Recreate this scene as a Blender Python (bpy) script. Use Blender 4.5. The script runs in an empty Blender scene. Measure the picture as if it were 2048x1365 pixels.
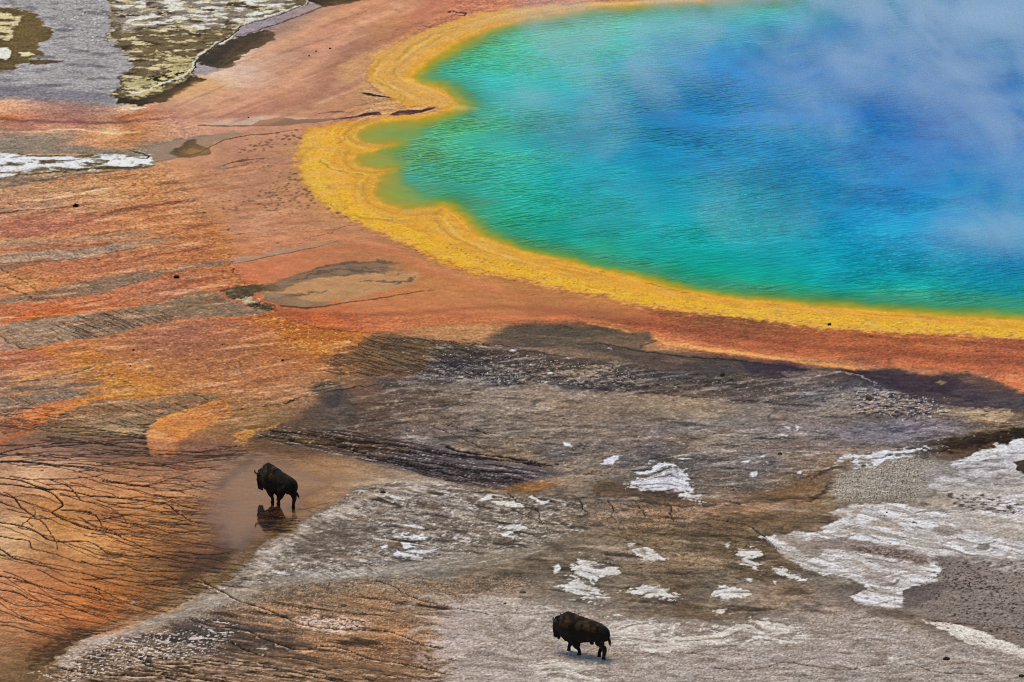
import bpy, bmesh, math, random
import numpy as np
from mathutils import Vector, Matrix

sc = bpy.context.scene
COL = sc.collection
R = math.radians

# ------------------------------------------------------------------ camera
CAM_H, PITCH, FPX = 85.0, R(14.6), 10980.0     # overlook on the hill, long lens
CAM_Y = -326.0
cam_d = bpy.data.cameras.new('camera'); cam = bpy.data.objects.new('camera', cam_d); COL.objects.link(cam)
cam_d.sensor_width = 36.0; cam_d.lens = FPX / 2048 * 36.0
cam_d.clip_start = 1.0; cam_d.clip_end = 60000.0
cam.location = (0, CAM_Y, CAM_H); cam.rotation_euler = (math.pi / 2 - PITCH, 0, 0)
sc.camera = cam

# ------------------------------------------------------------------ daylight: thin overcast
SUN_EL, SUN_AZ = R(68), R(-20)                  # azimuth from +Y, towards -X
wd = bpy.data.worlds.new('World'); sc.world = wd; wd.use_nodes = True
wn = wd.node_tree; bg = wn.nodes['Background']
sky = wn.nodes.new('ShaderNodeTexSky'); sky.sky_type = 'NISHITA'; sky.sun_disc = False
sky.sun_elevation = SUN_EL; sky.sun_rotation = SUN_AZ; sky.air_density = 1.0; sky.dust_density = 1.0; sky.ozone_density = 1.0
wn.links.new(sky.outputs['Color'], bg.inputs['Color']); bg.inputs['Strength'].default_value = 0.11
sd = bpy.data.lights.new('sun', 'SUN'); sun = bpy.data.objects.new('sun', sd); COL.objects.link(sun)
sd.energy = 1.5; sd.angle = R(26); sd.color = (1.0, 0.88, 0.64)
to_sun = Vector((math.cos(SUN_EL) * math.sin(SUN_AZ), math.cos(SUN_EL) * math.cos(SUN_AZ), math.sin(SUN_EL)))
sun.rotation_euler = to_sun.to_track_quat('Z', 'Y').to_euler()
sun.location = (0, 0, 120)
sc.view_settings.view_transform = 'Standard'; sc.view_settings.look = 'None'
sc.view_settings.exposure = 0.4; sc.view_settings.gamma = 1.0
sc.cycles.max_bounces = 8; sc.cycles.volume_bounces = 2; sc.cycles.volume_step_rate = 0.25; sc.cycles.filter_width = 1.1; sc.cycles.sample_clamp_direct = 1.6; sc.cycles.sample_clamp_indirect = 1.5
sc.cycles.volume_max_steps = 256
sc.cycles.use_denoising = False

def to_world(u, v):
    """plan point (survey units) to metres on level ground"""
    u = np.asarray(u, np.float64); v = np.asarray(v, np.float64)
    dx = (u - 1024) / FPX; dy = (682.5 - v) / FPX
    t = CAM_H / (math.sin(PITCH) - dy * math.cos(PITCH))
    return dx * t, (math.cos(PITCH) + dy * math.sin(PITCH)) * t + CAM_Y

def tag(o, label=None, cat=None, group=None, kind=None):
    if label: o['label'] = label
    if cat: o['category'] = cat
    if group: o['group'] = group
    if kind: o['kind'] = kind
    return o

def new_mat(name):
    m = bpy.data.materials.new(name); m.use_nodes = True
    return m, m.node_tree, m.node_tree.nodes['Principled BSDF']

def N(nt, t, **kw):
    n = nt.nodes.new(t)
    for k, v in kw.items():
        if k in n.inputs.keys() if isinstance(k, str) else False: n.inputs[k].default_value = v
        else: setattr(n, k, v)
    return n

def math_node(nt, op, a, b=None, c=None):
    n = nt.nodes.new('ShaderNodeMath'); n.operation = op
    for i, x in enumerate((a, b, c)):
        if x is None: continue
        if isinstance(x, (int, float)): n.inputs[i].default_value = x
        else: nt.links.new(x, n.inputs[i])
    return n.outputs[0]
LIGHT_GAIN = (1.0, 1.0, 1.0)
WET_SHEEN = (.22, .145, .10)
WATER_SHEEN = (.02, .10, .19)
STEAM_BASE = .015
STEAM_DENS = .21
STEAM = [(2050,20,360,70,3.6),(1850,150,260,60,2.0),(1550,40,230,50,1.4),(1170,105,140,30,.9),(1180,200,120,40,.5),(2040,330,150,60,1.3),(1660,290,120,40,.8),(1350,200,240,60,.55),(1160,310,110,30,.7),(1980,500,160,30,1.2),(1700,480,220,26,.5),(1330,480,260,40,.14),(1050,260,80,40,.35)]
#PAINT-BEGIN
# ---------------------------------------------------------------------------
# Survey of the thermal ground: colours, wetness and relief are laid out on a
# plan of the basin (u to the right, v towards the viewer) and carried by the
# vertices of one ground sheet that lies in the world.
# ---------------------------------------------------------------------------
F4 = np.float32
_r = np.random.RandomState(7)
PERM = np.concatenate([_r.permutation(256)] * 3).astype(np.int32)
_ga = _r.rand(256) * 2 * np.pi
GX = np.cos(_ga).astype(F4); GY = np.sin(_ga).astype(F4)

def perlin(x, y, seed=0):
    xf = np.floor(x); yf = np.floor(y)
    xi = (xf.astype(np.int32) + seed * 37) & 255; yi = (yf.astype(np.int32) + seed * 91) & 255
    fx = (x - xf).astype(F4); fy = (y - yf).astype(F4)
    u = fx * fx * (3 - 2 * fx); v = fy * fy * (3 - 2 * fy)
    a = PERM[xi]; b = PERM[xi + 1]
    h00 = PERM[a + yi]; h01 = PERM[a + yi + 1]; h10 = PERM[b + yi]; h11 = PERM[b + yi + 1]
    n00 = GX[h00] * fx + GY[h00] * fy
    n10 = GX[h10] * (fx - 1) + GY[h10] * fy
    n01 = GX[h01] * fx + GY[h01] * (fy - 1)
    n11 = GX[h11] * (fx - 1) + GY[h11] * (fy - 1)
    p = n00 + u * (n10 - n00); q = n01 + u * (n11 - n01)
    return (p + v * (q - p)) * F4(1.5)

def fbm(x, y, octv=4, seed=0, gain=.55):
    s = 0; a = 1.0; t = 0; f = 1.0
    for k in range(octv):
        c, d = F4(math.cos(k * 1.1 + seed * .37) * f), F4(math.sin(k * 1.1 + seed * .37) * f)
        s = s + F4(a) * perlin(x * c + y * d, y * c - x * d, seed + k * 5)
        t += a; a *= gain; f *= 2.07
    return s / F4(t)

def sstep(a, b, x):
    t = np.clip((x - a) / (b - a), 0, 1)
    return (t * t * (3 - 2 * t)).astype(F4)

def bilin(small, px, py):
    """sample small[j,i] at float indices"""
    h, w = small.shape[:2]
    px = np.clip(px, 0, w - 1.001); py = np.clip(py, 0, h - 1.001)
    i = px.astype(np.int32); j = py.astype(np.int32)
    fx = (px - i).astype(F4); fy = (py - j).astype(F4)
    if small.ndim == 3:
        fx = fx[..., None]; fy = fy[..., None]
    return (small[j, i] * (1 - fx) * (1 - fy) + small[j, i + 1] * fx * (1 - fy)
            + small[j + 1, i] * (1 - fx) * fy + small[j + 1, i + 1] * fx * fy)

def rbf(points, ky, box, n=10.0, smooth=0.0):
    """smooth field through scattered samples; returns (small grid, function of u,v)"""
    P = np.array(points, dtype=np.float64)
    X = P[:, :2] * [1, ky]; C = P[:, 2:]
    D = np.sqrt(((X[:, None] - X[None]) ** 2).sum(-1) + 9.0)
    A = np.hstack([D + np.eye(len(P)) * -smooth, np.ones((len(P), 1))])
    A = np.vstack([A, np.append(np.ones(len(P)), 0)])
    W = np.linalg.solve(A, np.vstack([C, np.zeros((1, C.shape[1]))]))
    u = np.arange(box[0], box[2] + n, n); v = np.arange(box[1], box[3] + n, n / 2)
    uu, vv = np.meshgrid(u, v)
    G = np.zeros(uu.shape + (C.shape[1],))
    for k in range(len(P)):
        G += np.sqrt((uu - X[k, 0]) ** 2 + (vv * ky - X[k, 1]) ** 2 + 9.0)[..., None] * W[k]
    G += W[-1]
    G = G.astype(F4)
    return lambda U, V: bilin(G, (U - box[0]) / n, (V - box[1]) / (n / 2))

class Plan:
    def __init__(s, u0, v0, u1, v1, step):
        s.step = step; s.u0 = u0; s.v0 = v0
        s.u = np.arange(u0, u1, step, dtype=F4); s.v = np.arange(v0, v1, step, dtype=F4)
        s.U, s.V = np.meshgrid(s.u, s.v)
        U, V = s.U, s.V
        s.W1 = (fbm(U / 90, V / 34, 3, 11), fbm(U / 90, V / 34, 3, 12))
        s.W2 = (fbm(U / 22, V / 7, 3, 21), fbm(U / 22, V / 7, 3, 22))
        s.C = np.zeros(U.shape + (3,), F4)
        s.wet = np.zeros(U.shape, F4); s.H = np.zeros(U.shape, F4)

    def win(s, x0, y0, x1, y1):
        i0 = max(0, int((x0 - s.u0) / s.step)); i1 = min(len(s.u), int((x1 - s.u0) / s.step) + 2)
        j0 = max(0, int((y0 - s.v0) / s.step)); j1 = min(len(s.v), int((y1 - s.v0) / s.step) + 2)
        return (slice(j0, max(j0, j1)), slice(i0, max(i0, i1)))

    def poly(s, P, soft=5, rag=1.0, big=0.6, ky=2.0, grow=0.0, raw=False, pad_=0):
        """soft-edged, ragged mask of a closed outline"""
        P = np.array(P, dtype=np.float64); pad = soft + 30 * (rag + big) + abs(grow) + pad_
        w = s.win(P[:, 0].min() - pad, P[:, 1].min() - pad * .6, P[:, 0].max() + pad, P[:, 1].max() + pad * .6)
        X = s.U[w] + s.W1[0][w] * F4(22 * big) + s.W2[0][w] * F4(12 * rag)
        Y = (s.V[w] + s.W1[1][w] * F4(9 * big) + s.W2[1][w] * F4(4 * rag)) * F4(ky)
        d2 = np.full(X.shape, 1e9, F4); ins = np.zeros(X.shape, bool)
        n = len(P)
        for k in range(n):
            ax, ay = P[k, 0], P[k, 1] * ky; bx, by = P[(k + 1) % n, 0], P[(k + 1) % n, 1] * ky
            ex, ey = bx - ax, by - ay; L = ex * ex + ey * ey + 1e-9
            t = np.clip(((X - F4(ax)) * F4(ex) + (Y - F4(ay)) * F4(ey)) / F4(L), 0, 1)
            dx = X - F4(ax) - t * F4(ex); dy = Y - F4(ay) - t * F4(ey)
            np.minimum(d2, dx * dx + dy * dy, out=d2)
            if ay != by:
                c = ((F4(ay) > Y) != (F4(by) > Y)) & (X < F4(ex / (ey if ey else 1e-9)) * (Y - F4(ay)) + F4(ax))
                ins ^= c
        d = np.sqrt(d2); d = np.where(ins, d, -d) + F4(grow)
        if raw: return w, d
        return w, sstep(-soft, soft, d)

    def line(s, P, width, soft=1.5, rag=.4, big=.2, ky=1.6, taper=True):
        """mask of a stroke; width may be a list per point"""
        P = np.array(P, dtype=np.float64); n = len(P)
        if np.isscalar(width):
            wd = np.full(n, float(width))
            if taper: wd[0] *= .25; wd[-1] *= .25
        else: wd = np.interp(np.linspace(0, 1, n), np.linspace(0, 1, len(width)), width)
        pad = wd.max() + soft + 26 * (rag + big)
        w = s.win(P[:, 0].min() - pad, P[:, 1].min() - pad, P[:, 0].max() + pad, P[:, 1].max() + pad)
        X = s.U[w] + s.W1[0][w] * F4(22 * big) + s.W2[0][w] * F4(12 * rag)
        Y = (s.V[w] + s.W1[1][w] * F4(9 * big) + s.W2[1][w] * F4(4 * rag)) * F4(ky)
        m = np.zeros(X.shape, F4)
        for k in range(n - 1):
            ax, ay = P[k, 0], P[k, 1] * ky; ex, ey = P[k + 1, 0] - ax, P[k + 1, 1] * ky - ay
            L = ex * ex + ey * ey + 1e-9
            t = np.clip(((X - F4(ax)) * F4(ex) + (Y - F4(ay)) * F4(ey)) / F4(L), 0, 1)
            d = np.hypot(X - F4(ax) - t * F4(ex), Y - F4(ay) - t * F4(ey))
            hw = F4(wd[k]) + t * F4(wd[k + 1] - wd[k])
            np.maximum(m, 1 - sstep(0, 1, (d - hw + F4(soft)) / F4(2 * soft)), out=m)
        return w, m

    def mix(s, w, m, col, amt=1.0, wet=None, h=None, mul=False):
        m = (m * F4(amt))
        c = s.C[w]
        col = np.array(col, F4)
        if mul: s.C[w] = c * (1 - m[..., None] * (1 - col))
        else: s.C[w] = c + (col - c) * m[..., None]
        if wet is not None: s.wet[w] += (F4(wet) - s.wet[w]) * m
        if h is not None: s.H[w] += F4(h) * m

    def area(s, P, col, soft=5, rag=1, big=.6, amt=1, wet=None, h=None, tex=None, grow=0, mul=False):
        w, m = s.poly(P, soft, rag, big, grow=grow)
        if m.size == 0: return
        if tex is not None: m = m * tex(s.U[w], s.V[w])
        s.mix(w, m, col, amt, wet, h, mul)

    def stroke(s, P, width, col, amt=1, soft=1.5, rag=.4, big=.2, wet=None, h=None, tex=None, taper=True):
        w, m = s.line(P, width, soft, rag, big, taper=taper)
        if m.size == 0: return
        if tex is not None: m = m * tex(s.U[w], s.V[w])
        s.mix(w, m, col, amt, wet, h)

    def splat(s, pts, rad, val, kx=1.0):
        """max-splat of many points into a fresh mask; rad in plan px, per-point arrays"""
        M = np.zeros(s.U.shape, F4)
        fx = (pts[:, 0] - s.u0) / s.step; fy = (pts[:, 1] - s.v0) / s.step
        rr = np.maximum(rad, s.step * .45) / s.step
        vv = val * np.minimum(1, (rad / (s.step * .45)))
        R = int(np.ceil(rr.max() * kx)) + 1; Ry = int(np.ceil(rr.max())) + 1
        i0 = np.round(fx).astype(int); j0 = np.round(fy).astype(int)
        for dj in range(-Ry, Ry + 1):
            for di in range(-R, R + 1):
                ii = i0 + di; jj = j0 + dj
                d = np.hypot((ii - fx) / kx, jj - fy)
                m = (np.clip(1.2 - d / (rr * 1.25), 0, 1) * vv)
                ok = (m > 0) & (ii >= 0) & (jj >= 0) & (ii < M.shape[1]) & (jj < M.shape[0])
                np.maximum.at(M, (jj[ok], ii[ok]), m[ok].astype(F4))
        return M

def trace(starts, field, length, rng, jit=.25, step=3.0, w0=1.0, w1=.3, wob=.12):
    """rivulets: many points walked along a direction field (radians); returns pts, widths"""
    n = len(starts); p = np.array(starts, float); out = []; wd = []
    L = (np.ones(n) * length) if np.isscalar(length) else np.array(length)
    dev = rng.randn(n) * jit; k = 0; N = int(L.max() / step)
    while k < N:
        a = field(p[:, 0], p[:, 1])
        dev = dev * .93 + rng.randn(n) * wob
        q = p + np.stack([np.cos(a + dev), np.sin(a + dev) * .8], 1) * step
        live = (k * step) < L
        f = np.clip(k * step / L, 0, 1)
        ww = (w0 * (1 - f) + w1 * f)
        for t in (0, .34, .67):
            out.append((p + (q - p) * t)[live]); wd.append((ww * np.ones(n))[live])
        p = q; k += 1
    return np.concatenate(out), np.concatenate(wd)

def curve(P, n=6):
    """Catmull-Rom through the points"""
    P = np.array(P, float); Q = np.vstack([2 * P[0] - P[1], P, 2 * P[-1] - P[-2]]); o = []
    for k in range(1, len(Q) - 2):
        a, b, c, d = Q[k - 1:k + 3]
        for t in np.arange(n) / n:
            o.append(.5 * (2 * b + (c - a) * t + (2 * a - 5 * b + 4 * c - d) * t * t + (3 * b - a - 3 * c + d) * t ** 3))
    o.append(P[-1]); return np.array(o)

def grain(sx, sy, lo, hi, seed, octv=3, ang=0.0):
    ca, sa = F4(math.cos(ang)), F4(math.sin(ang))
    def f(U, V):
        x = U * ca + V * sa; y = -U * sa + V * ca
        return sstep(lo, hi, fbm(x / F4(sx), y / F4(sy), octv, seed))
    return f

def ridge(sx, sy, wd, seed, octv=2, ang=0.0):
    ca, sa = F4(math.cos(ang)), F4(math.sin(ang))
    def f(U, V):
        wx = perlin(U / 40, V / 14, seed + 3) * F4(9)
        x = (U + wx) * ca + V * sa; y = -(U + wx) * sa + V * ca
        return 1 - sstep(0, wd, np.abs(fbm(x / F4(sx), y / F4(sy), octv, seed)))
    return f
SAMPLES = """
0 0 150 145 140;150 40 150 148 150;180 110 135 128 125;60 160 140 132 128;150 180 122 114 116;220 190 118 112 120;300 40 150 145 140
0 205 225 165 130;30 215 220 160 125;30 240 190 112 82;60 250 170 105 95;150 243 165 100 92;250 217 215 165 135;250 240 180 105 75;300 225 190 118 85;350 230 178 118 105;400 200 205 155 130
450 160 220 185 170;430 175 215 165 120;500 150 215 190 180;480 205 205 140 125;560 140 205 150 130;560 190 190 125 105;620 90 205 140 120;640 60 215 150 125;700 30 200 130 105;640 110 168 112 106
700 92 158 102 97;740 60 178 118 90;700 130 200 150 100;720 165 205 160 110;640 160 180 120 105;620 200 185 132 108;680 205 188 138 102;760 30 195 125 90;850 25 192 120 92;800 72 200 140 85;900 8 200 125 92;1000 -8 205 122 85
560 60 150 125 115;600 20 145 125 120;700 -10 170 110 90;1200 -30 205 120 80;1600 -40 205 120 80;2048 -50 205 120 80
100 265 220 160 120;220 262 228 172 125;20 284 140 125 115;120 282 145 120 112;60 292 190 135 105;130 294 185 132 105;180 272 205 135 95;262 270 190 118 68;330 250 205 145 115;380 235 190 130 112
300 297 168 124 102;420 250 210 150 130;450 290 180 125 105;550 260 190 130 110;500 320 176 116 100;560 320 170 116 100;590 300 185 130 92;450 340 182 122 98;350 340 205 135 95;250 350 205 135 90;150 362 198 135 92
50 368 180 130 98;20 402 190 130 100;100 392 195 140 105;200 386 210 150 108;300 382 198 122 76;400 385 190 130 100;500 390 176 122 100;550 400 182 124 98;600 400 195 132 88
50 450 182 105 85;150 440 186 112 85;250 440 200 122 80;350 430 196 120 76;420 440 190 115 72;500 450 200 136 112;600 440 195 127 96;640 460 186 122 92;550 490 196 122 96;700 470 180 116 82;750 490 176 106 76
600 512 195 110 76;700 512 172 100 66;800 520 168 106 66;500 522 200 112 76;480 545 200 108 74;900 555 190 118 60;1000 600 180 110 62;900 600 190 110 66;800 615 195 108 66;700 625 195 103 64;900 630 190 96 60
1100 600 178 106 60;1180 630 152 80 52;1100 624 155 82 52;1120 639 198 98 60;1000 638 196 105 64;1300 652 175 85 60;1400 643 150 85 55;1400 662 140 70 50;1500 664 145 80 55;1400 682 190 96 65;1500 695 195 100 62;1350 690 195 122 80
1200 612 180 110 58;1250 645 150 78 50;1300 665 190 95 60;1600 682 162 85 55;1600 703 185 90 60;1650 718 195 105 65;1800 690 168 86 55;1800 712 178 86 55;1800 735 195 105 70;2000 700 168 85 60;2000 740 172 86 60;2000 765 205 115 80
1900 690 180 95 58;1900 745 188 98 65;2040 780 205 130 95;2100 700 170 85 55;2100 760 200 105 70
50 545 190 112 72;150 540 186 106 76;250 530 190 110 76;350 510 190 110 72;400 500 178 97 62;440 505 192 112 62;440 545 186 104 62;60 570 198 125 72;300 570 186 106 76;400 562 182 98 66;350 590 176 106 86;200 610 190 100 66
100 605 198 98 60;30 620 190 102 70;50 635 205 92 48;300 605 180 110 78;150 615 200 98 56;470 560 195 100 66
100 705 195 110 72;200 690 180 104 64;300 672 165 96 76;400 657 166 95 76;500 640 186 98 60;550 650 182 94 52;600 640 186 82 42;350 700 166 95 72;450 700 166 96 66;550 700 176 100 56;650 670 190 95 36;690 690 180 92 38;700 655 190 92 56
20 730 186 102 76;80 730 190 106 76;150 722 200 116 60;250 740 188 110 60;350 740 176 106 66;450 750 176 102 68;550 740 180 106 66;650 730 172 100 56;720 720 140 88 58;50 760 192 128 84;400 782 180 112 66;500 782 176 112 76;600 790 168 115 86
300 772 200 120 56;20 780 140 105 92;100 777 140 105 90;30 790 188 112 76;150 792 130 100 88;250 790 190 120 60;20 812 140 120 110;80 828 205 108 62;60 850 212 98 52;150 805 205 110 52;200 797 210 120 56
520 820 165 115 75;450 830 165 112 70;420 860 150 100 65;560 830 140 105 75;350 860 185 115 65
20 900 152 110 86;60 920 186 146 120;100 870 148 112 92;200 870 150 116 92;250 850 138 108 90;150 912 166 130 110;250 910 150 110 82;250 940 160 116 82;350 925 140 95 72;420 900 150 110 82;500 892 130 92 58;560 882 100 72 48;700 885 80 62 46
10 960 190 146 112;80 955 214 170 136;150 960 190 136 97;250 975 188 130 90;350 970 178 130 95;430 950 164 125 100;480 960 160 126 106;500 920 138 112 95;600 940 165 126 92;650 930 170 130 95;620 970 176 136 102;600 1000 165 120 82
700 955 180 146 116;20 1010 170 120 86;100 1010 188 130 76;200 1000 184 130 85;300 1005 194 135 85;400 1000 165 116 80;480 1000 152 112 86;60 1050 212 160 112;30 1040 204 160 122;120 1045 175 122 66;150 1080 208 150 96
200 1040 180 120 72;300 1030 172 120 70;400 1040 150 106 66;460 1030 145 106 72;180 1090 222 165 106;100 1100 168 116 72;20 1100 205 166 126;250 1080 186 125 70;300 1100 170 116 62;350 1080 150 102 62;400 1080 135 95 66;440 1090 116 78 56
480 1070 120 86 56;430 1115 98 68 48;380 1140 98 68 48;300 1140 150 106 62;200 1150 170 110 62;100 1150 180 120 76;20 1150 190 130 92;50 1200 198 130 86;150 1200 190 120 66;220 1190 180 110 56;280 1190 156 102 52;330 1180 132 88 48
350 1160 130 90 52;400 1150 116 86 52;30 1250 190 135 92;100 1240 200 130 78;180 1250 180 106 58;230 1230 172 106 58;20 1300 160 116 82;100 1280 150 96 58;150 1270 120 78 42;60 1320 130 96 62;110 1300 105 72 42;20 1350 122 92 62;-40 1200 190 130 90
700 1050 128 116 106;650 1080 136 126 116;560 1100 162 146 130;540 1130 165 146 126;480 1170 182 158 134;600 1130 140 126 116;700 1100 118 104 94;750 1130 150 136 118;430 1205 162 146 130;350 1235 166 142 118;250 1265 172 148 128
200 1290 158 138 122;300 1290 122 100 76;600 1200 140 110 82;700 1200 145 115 86;550 1190 140 115 82;500 1220 130 105 82;620 1240 172 130 100;680 1250 178 138 110;560 1240 142 108 78;450 1230 125 102 82;400 1250 118 100 84;350 1270 110 92 78
450 1270 92 80 72;500 1290 98 76 56;550 1310 112 86 62;600 1290 148 105 72;700 1270 160 120 86;780 1270 170 118 78;800 1230 160 120 88;850 1200 145 116 88;800 1310 142 96 62;850 1340 132 96 62;900 1310 150 112 84;700 1340 130 96 62
600 1340 148 115 86;500 1350 148 115 82;400 1310 148 120 96;300 1330 140 112 82;250 1350 130 102 78;400 1360 102 82 58
1000 1000 130 116 102;900 1010 130 120 110;800 1010 150 136 126;850 980 158 146 136;900 1050 136 122 108;850 1120 142 130 116;950 1100 140 126 108;1050 1100 130 116 96;950 1170 135 112 88;1050 1150 126 106 82;1000 1200 165 146 130;1100 1200 150 130 112
1000 1260 180 162 152;950 1280 184 165 152;1050 1290 180 166 156;1000 1340 185 170 164;1100 1340 178 160 150;900 1250 165 136 112;1200 1320 170 152 142;1300 1330 165 156 150;1450 1340 165 156 154;1300 1270 180 170 160;1120 1280 180 165 152
1060 960 150 112 78;1000 975 130 92 58;1150 960 154 130 106;1250 960 120 106 88;1300 1000 116 92 68;1150 1010 126 112 102;1200 1030 160 124 96;1300 1030 158 120 84;1350 1035 168 126 96;1400 1025 172 134 106;1500 1020 168 126 92;1600 1010 148 112 74
1400 1060 126 96 64;1300 1070 130 106 72;1500 1070 130 106 72;1200 1080 140 120 96;1400 1110 145 120 92;1300 1120 158 130 102;1500 1130 130 106 74;1400 1150 120 102 78;1450 1170 150 136 120;1500 1200 150 130 116;1350 1220 122 96 68;1420 1240 130 106 78
1550 1200 150 122 98;1650 1230 160 132 112;1600 1250 156 140 130;1700 1260 160 146 136;1600 1310 160 146 140;1800 1310 166 156 154;1950 1330 152 142 136;1850 1350 142 132 122;1700 1160 136 122 112;1650 1190 140 126 116;1850 1200 112 97 88;1950 1180 134 120 114
2000 1120 165 152 145;1900 1150 126 112 102;1980 1250 140 122 112;1850 1240 140 116 96;2000 1220 140 126 116;1750 960 150 136 116;1800 980 142 132 112;1700 990 150 140 126;1850 930 136 126 112;1950 1000 175 168 165;2030 900 180 175 170
1200 850 138 120 105;1300 840 130 116 105;1400 830 150 131 112;1100 830 136 116 97;1000 850 130 112 92;900 830 130 106 86;850 865 120 100 86;1000 800 150 132 116;1100 780 150 128 110;900 792 128 110 92;800 800 108 86 72;750 762 104 80 62;700 762 125 88 65
750 850 106 80 62;700 830 88 68 54;1200 800 120 96 78;1150 780 148 126 108;1300 790 148 130 106;1250 770 82 72 70;1400 900 120 110 100;1300 900 112 102 96;1200 900 120 106 96;1100 880 148 130 112;1050 870 130 112 92;1100 910 105 96 90
1450 860 145 126 110;1500 900 134 120 110;1600 900 130 116 106;1600 860 140 126 120;1700 880 120 110 110;1550 950 120 106 96;1500 980 116 96 78;1650 920 162 130 102;1620 965 122 92 64;1500 762 92 76 62;1400 752 88 72 62;1450 782 92 76 66;1550 762 82 66 60
1400 722 70 58 56;1500 732 74 62 58;1300 722 100 82 68;1580 742 60 50 60;1060 667 78 62 60;1150 662 92 76 70;1180 682 82 66 60;1100 692 116 94 76;1250 682 72 62 60;1230 702 116 94 72;1330 700 190 125 85
1650 735 130 100 80;1700 745 80 62 65;1750 762 60 46 62;1850 767 56 43 60;1950 778 66 55 62;2040 795 82 72 70;1980 800 76 66 65;1740 790 140 122 106;1650 810 122 108 98;1800 820 112 100 95;1900 820 150 130 110;1990 840 150 125 95
1900 860 130 115 115;1800 870 130 118 120;1900 890 75 52 30;1980 890 80 55 35;2040 860 90 75 60;800 690 160 110 75;950 680 170 115 80;850 720 85 70 60;950 720 90 80 72;1050 740 90 80 72;950 760 110 95 80;850 750 110 92 75
"""
# water and shallows, with the yellow rim sampled as part of the same field
POOL_SAMPLES = """
830 150 105 135 95;850 120 120 150 85;900 130 60 150 110;880 160 55 140 110;950 90 100 155 90;1000 70 100 165 90;1050 110 50 185 135;1130 90 45 185 130;1150 60 60 180 110;1250 40 110 195 130;1400 25 80 170 130;1550 15 80 165 150;1080 40 140 170 60;1200 25 140 170 60
1000 130 40 175 140;1100 150 45 195 160;1130 130 45 205 165;950 200 45 140 120;1000 220 40 150 130;930 240 70 165 90;980 240 60 160 110;890 250 95 150 75;850 260 110 140 80;1250 110 30 145 150;1350 90 30 130 170;1450 70 35 130 180
1050 250 35 135 130;1000 300 45 150 120;950 350 50 145 115;900 330 60 130 95;850 300 100 140 85;1030 320 60 165 145;1100 330 20 155 155;1130 200 50 150 165;1200 160 60 150 175;1300 170 25 115 175;1400 130 25 110 185;1150 270 20 110 135;1250 250 30 110 150
870 390 90 140 70;930 420 60 140 75;1000 440 30 140 95;1050 430 20 140 105;1100 420 15 150 120;1150 380 15 150 160;1200 330 15 145 165;1260 300 15 120 165;1350 250 20 95 165;1450 200 20 95 175;1550 150 25 100 190;1650 90 30 105 195;1750 60 35 110 200;1900 40 40 120 205;2040 60 40 120 205
1100 480 15 125 90;1150 500 20 150 100;1200 470 10 130 110;1300 440 10 150 150;1400 420 10 145 160;1300 380 10 125 150;1400 330 20 115 165;1500 300 25 115 185;1600 250 35 120 200;1700 180 25 95 190;1850 150 30 100 195;2000 150 30 105 200
1200 525 90 160 60;1250 520 20 145 95;1300 520 10 135 105;1400 500 5 145 130;1500 460 10 150 165;1600 400 10 115 160;1500 380 10 120 160;1700 330 20 115 200;1700 280 25 115 205;1850 260 25 90 190;2000 280 25 95 195
1300 550 50 150 70;1400 560 10 150 90;1500 560 5 150 105;1500 530 5 135 120;1600 500 10 145 155;1700 450 10 135 195;1800 400 15 115 190;1900 350 20 105 185;2040 350 25 120 205;1800 470 15 145 205;1950 450 20 125 210;2040 460 25 140 230
1600 580 5 155 105;1680 590 10 135 115;1700 560 5 130 135;1800 530 10 135 160;1900 520 25 140 180;2040 520 25 130 190;1750 590 20 160 110;1850 595 30 165 120;1950 600 40 150 110;2040 590 20 140 140;2040 612 50 145 100;1850 575 15 145 125;1950 570 10 130 145
1450 585 60 155 60;1600 603 80 155 50;1700 612 95 150 50;1850 615 90 155 60;1950 622 110 155 60;2048 627 110 150 70;2200 500 40 140 210;2200 300 30 110 200;2200 100 50 120 200;1800 -60 60 140 180;1300 -40 120 160 160;2200 640 120 150 70
780 270 135 150 75;760 270 150 150 80;740 325 165 160 75;765 320 150 155 80;800 330 110 145 85;780 300 125 140 80;790 375 155 150 65;820 385 140 145 70;800 360 120 135 80;830 360 75 130 95;840 400 145 150 60
"""
def _parse(t):
    return [tuple(float(a) for a in q.split()) for q in t.replace('\n', ';').split(';') if q.strip()]

SHORE = [(1480,-3),(1400,4),(1300,8),(1200,16),(1120,28),(1040,42),(980,58),(920,84),(875,112),(842,138),(822,155),(842,168),(878,175),(900,188),(912,204),(918,212),(916,218),(900,222),(878,228),
 (840,238),(790,243),(750,250),(722,262),(717,272),(728,284),(762,289),(787,290),(775,300),(745,304),(716,312),(712,320),(724,332),(752,338),(783,338),(768,350),(755,366),(751,388),(768,406),(808,418),(850,417),(880,412),
 (905,421),(920,432),(938,452),(962,472),(1000,486),(1040,500),(1080,510),(1130,522),(1190,536),(1260,552),(1340,575),(1430,592),(1530,602),(1650,613),(1750,622),(1850,629),(1950,635),(2060,642),(2150,648),(2400,655),(2400,-300),(1600,-300),(1560,-8)]
RIM = [(1500,-8),(1400,-3),(1300,0),(1150,7),(1010,18),(930,33),(850,62),(775,98),(755,110),(742,128),(735,150),(740,162),(760,175),(775,190),(800,205),(815,214),(860,214),(885,214),(880,226),(800,232),(740,240),(690,244),
 (618,257),(605,264),(600,285),(594,305),(591,332),(600,350),(611,366),(635,400),(660,415),(687,428),(721,445),(755,466),(789,479),(840,500),(892,530),(943,544),(1028,558),(1094,574),(1163,586),(1231,600),(1282,611),(1350,620),(1450,632),(1553,645),(1638,655),(1758,662),(1895,669),(2048,678),(2150,684),(2400,690),(2400,-320),(1500,-320)]

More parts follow.
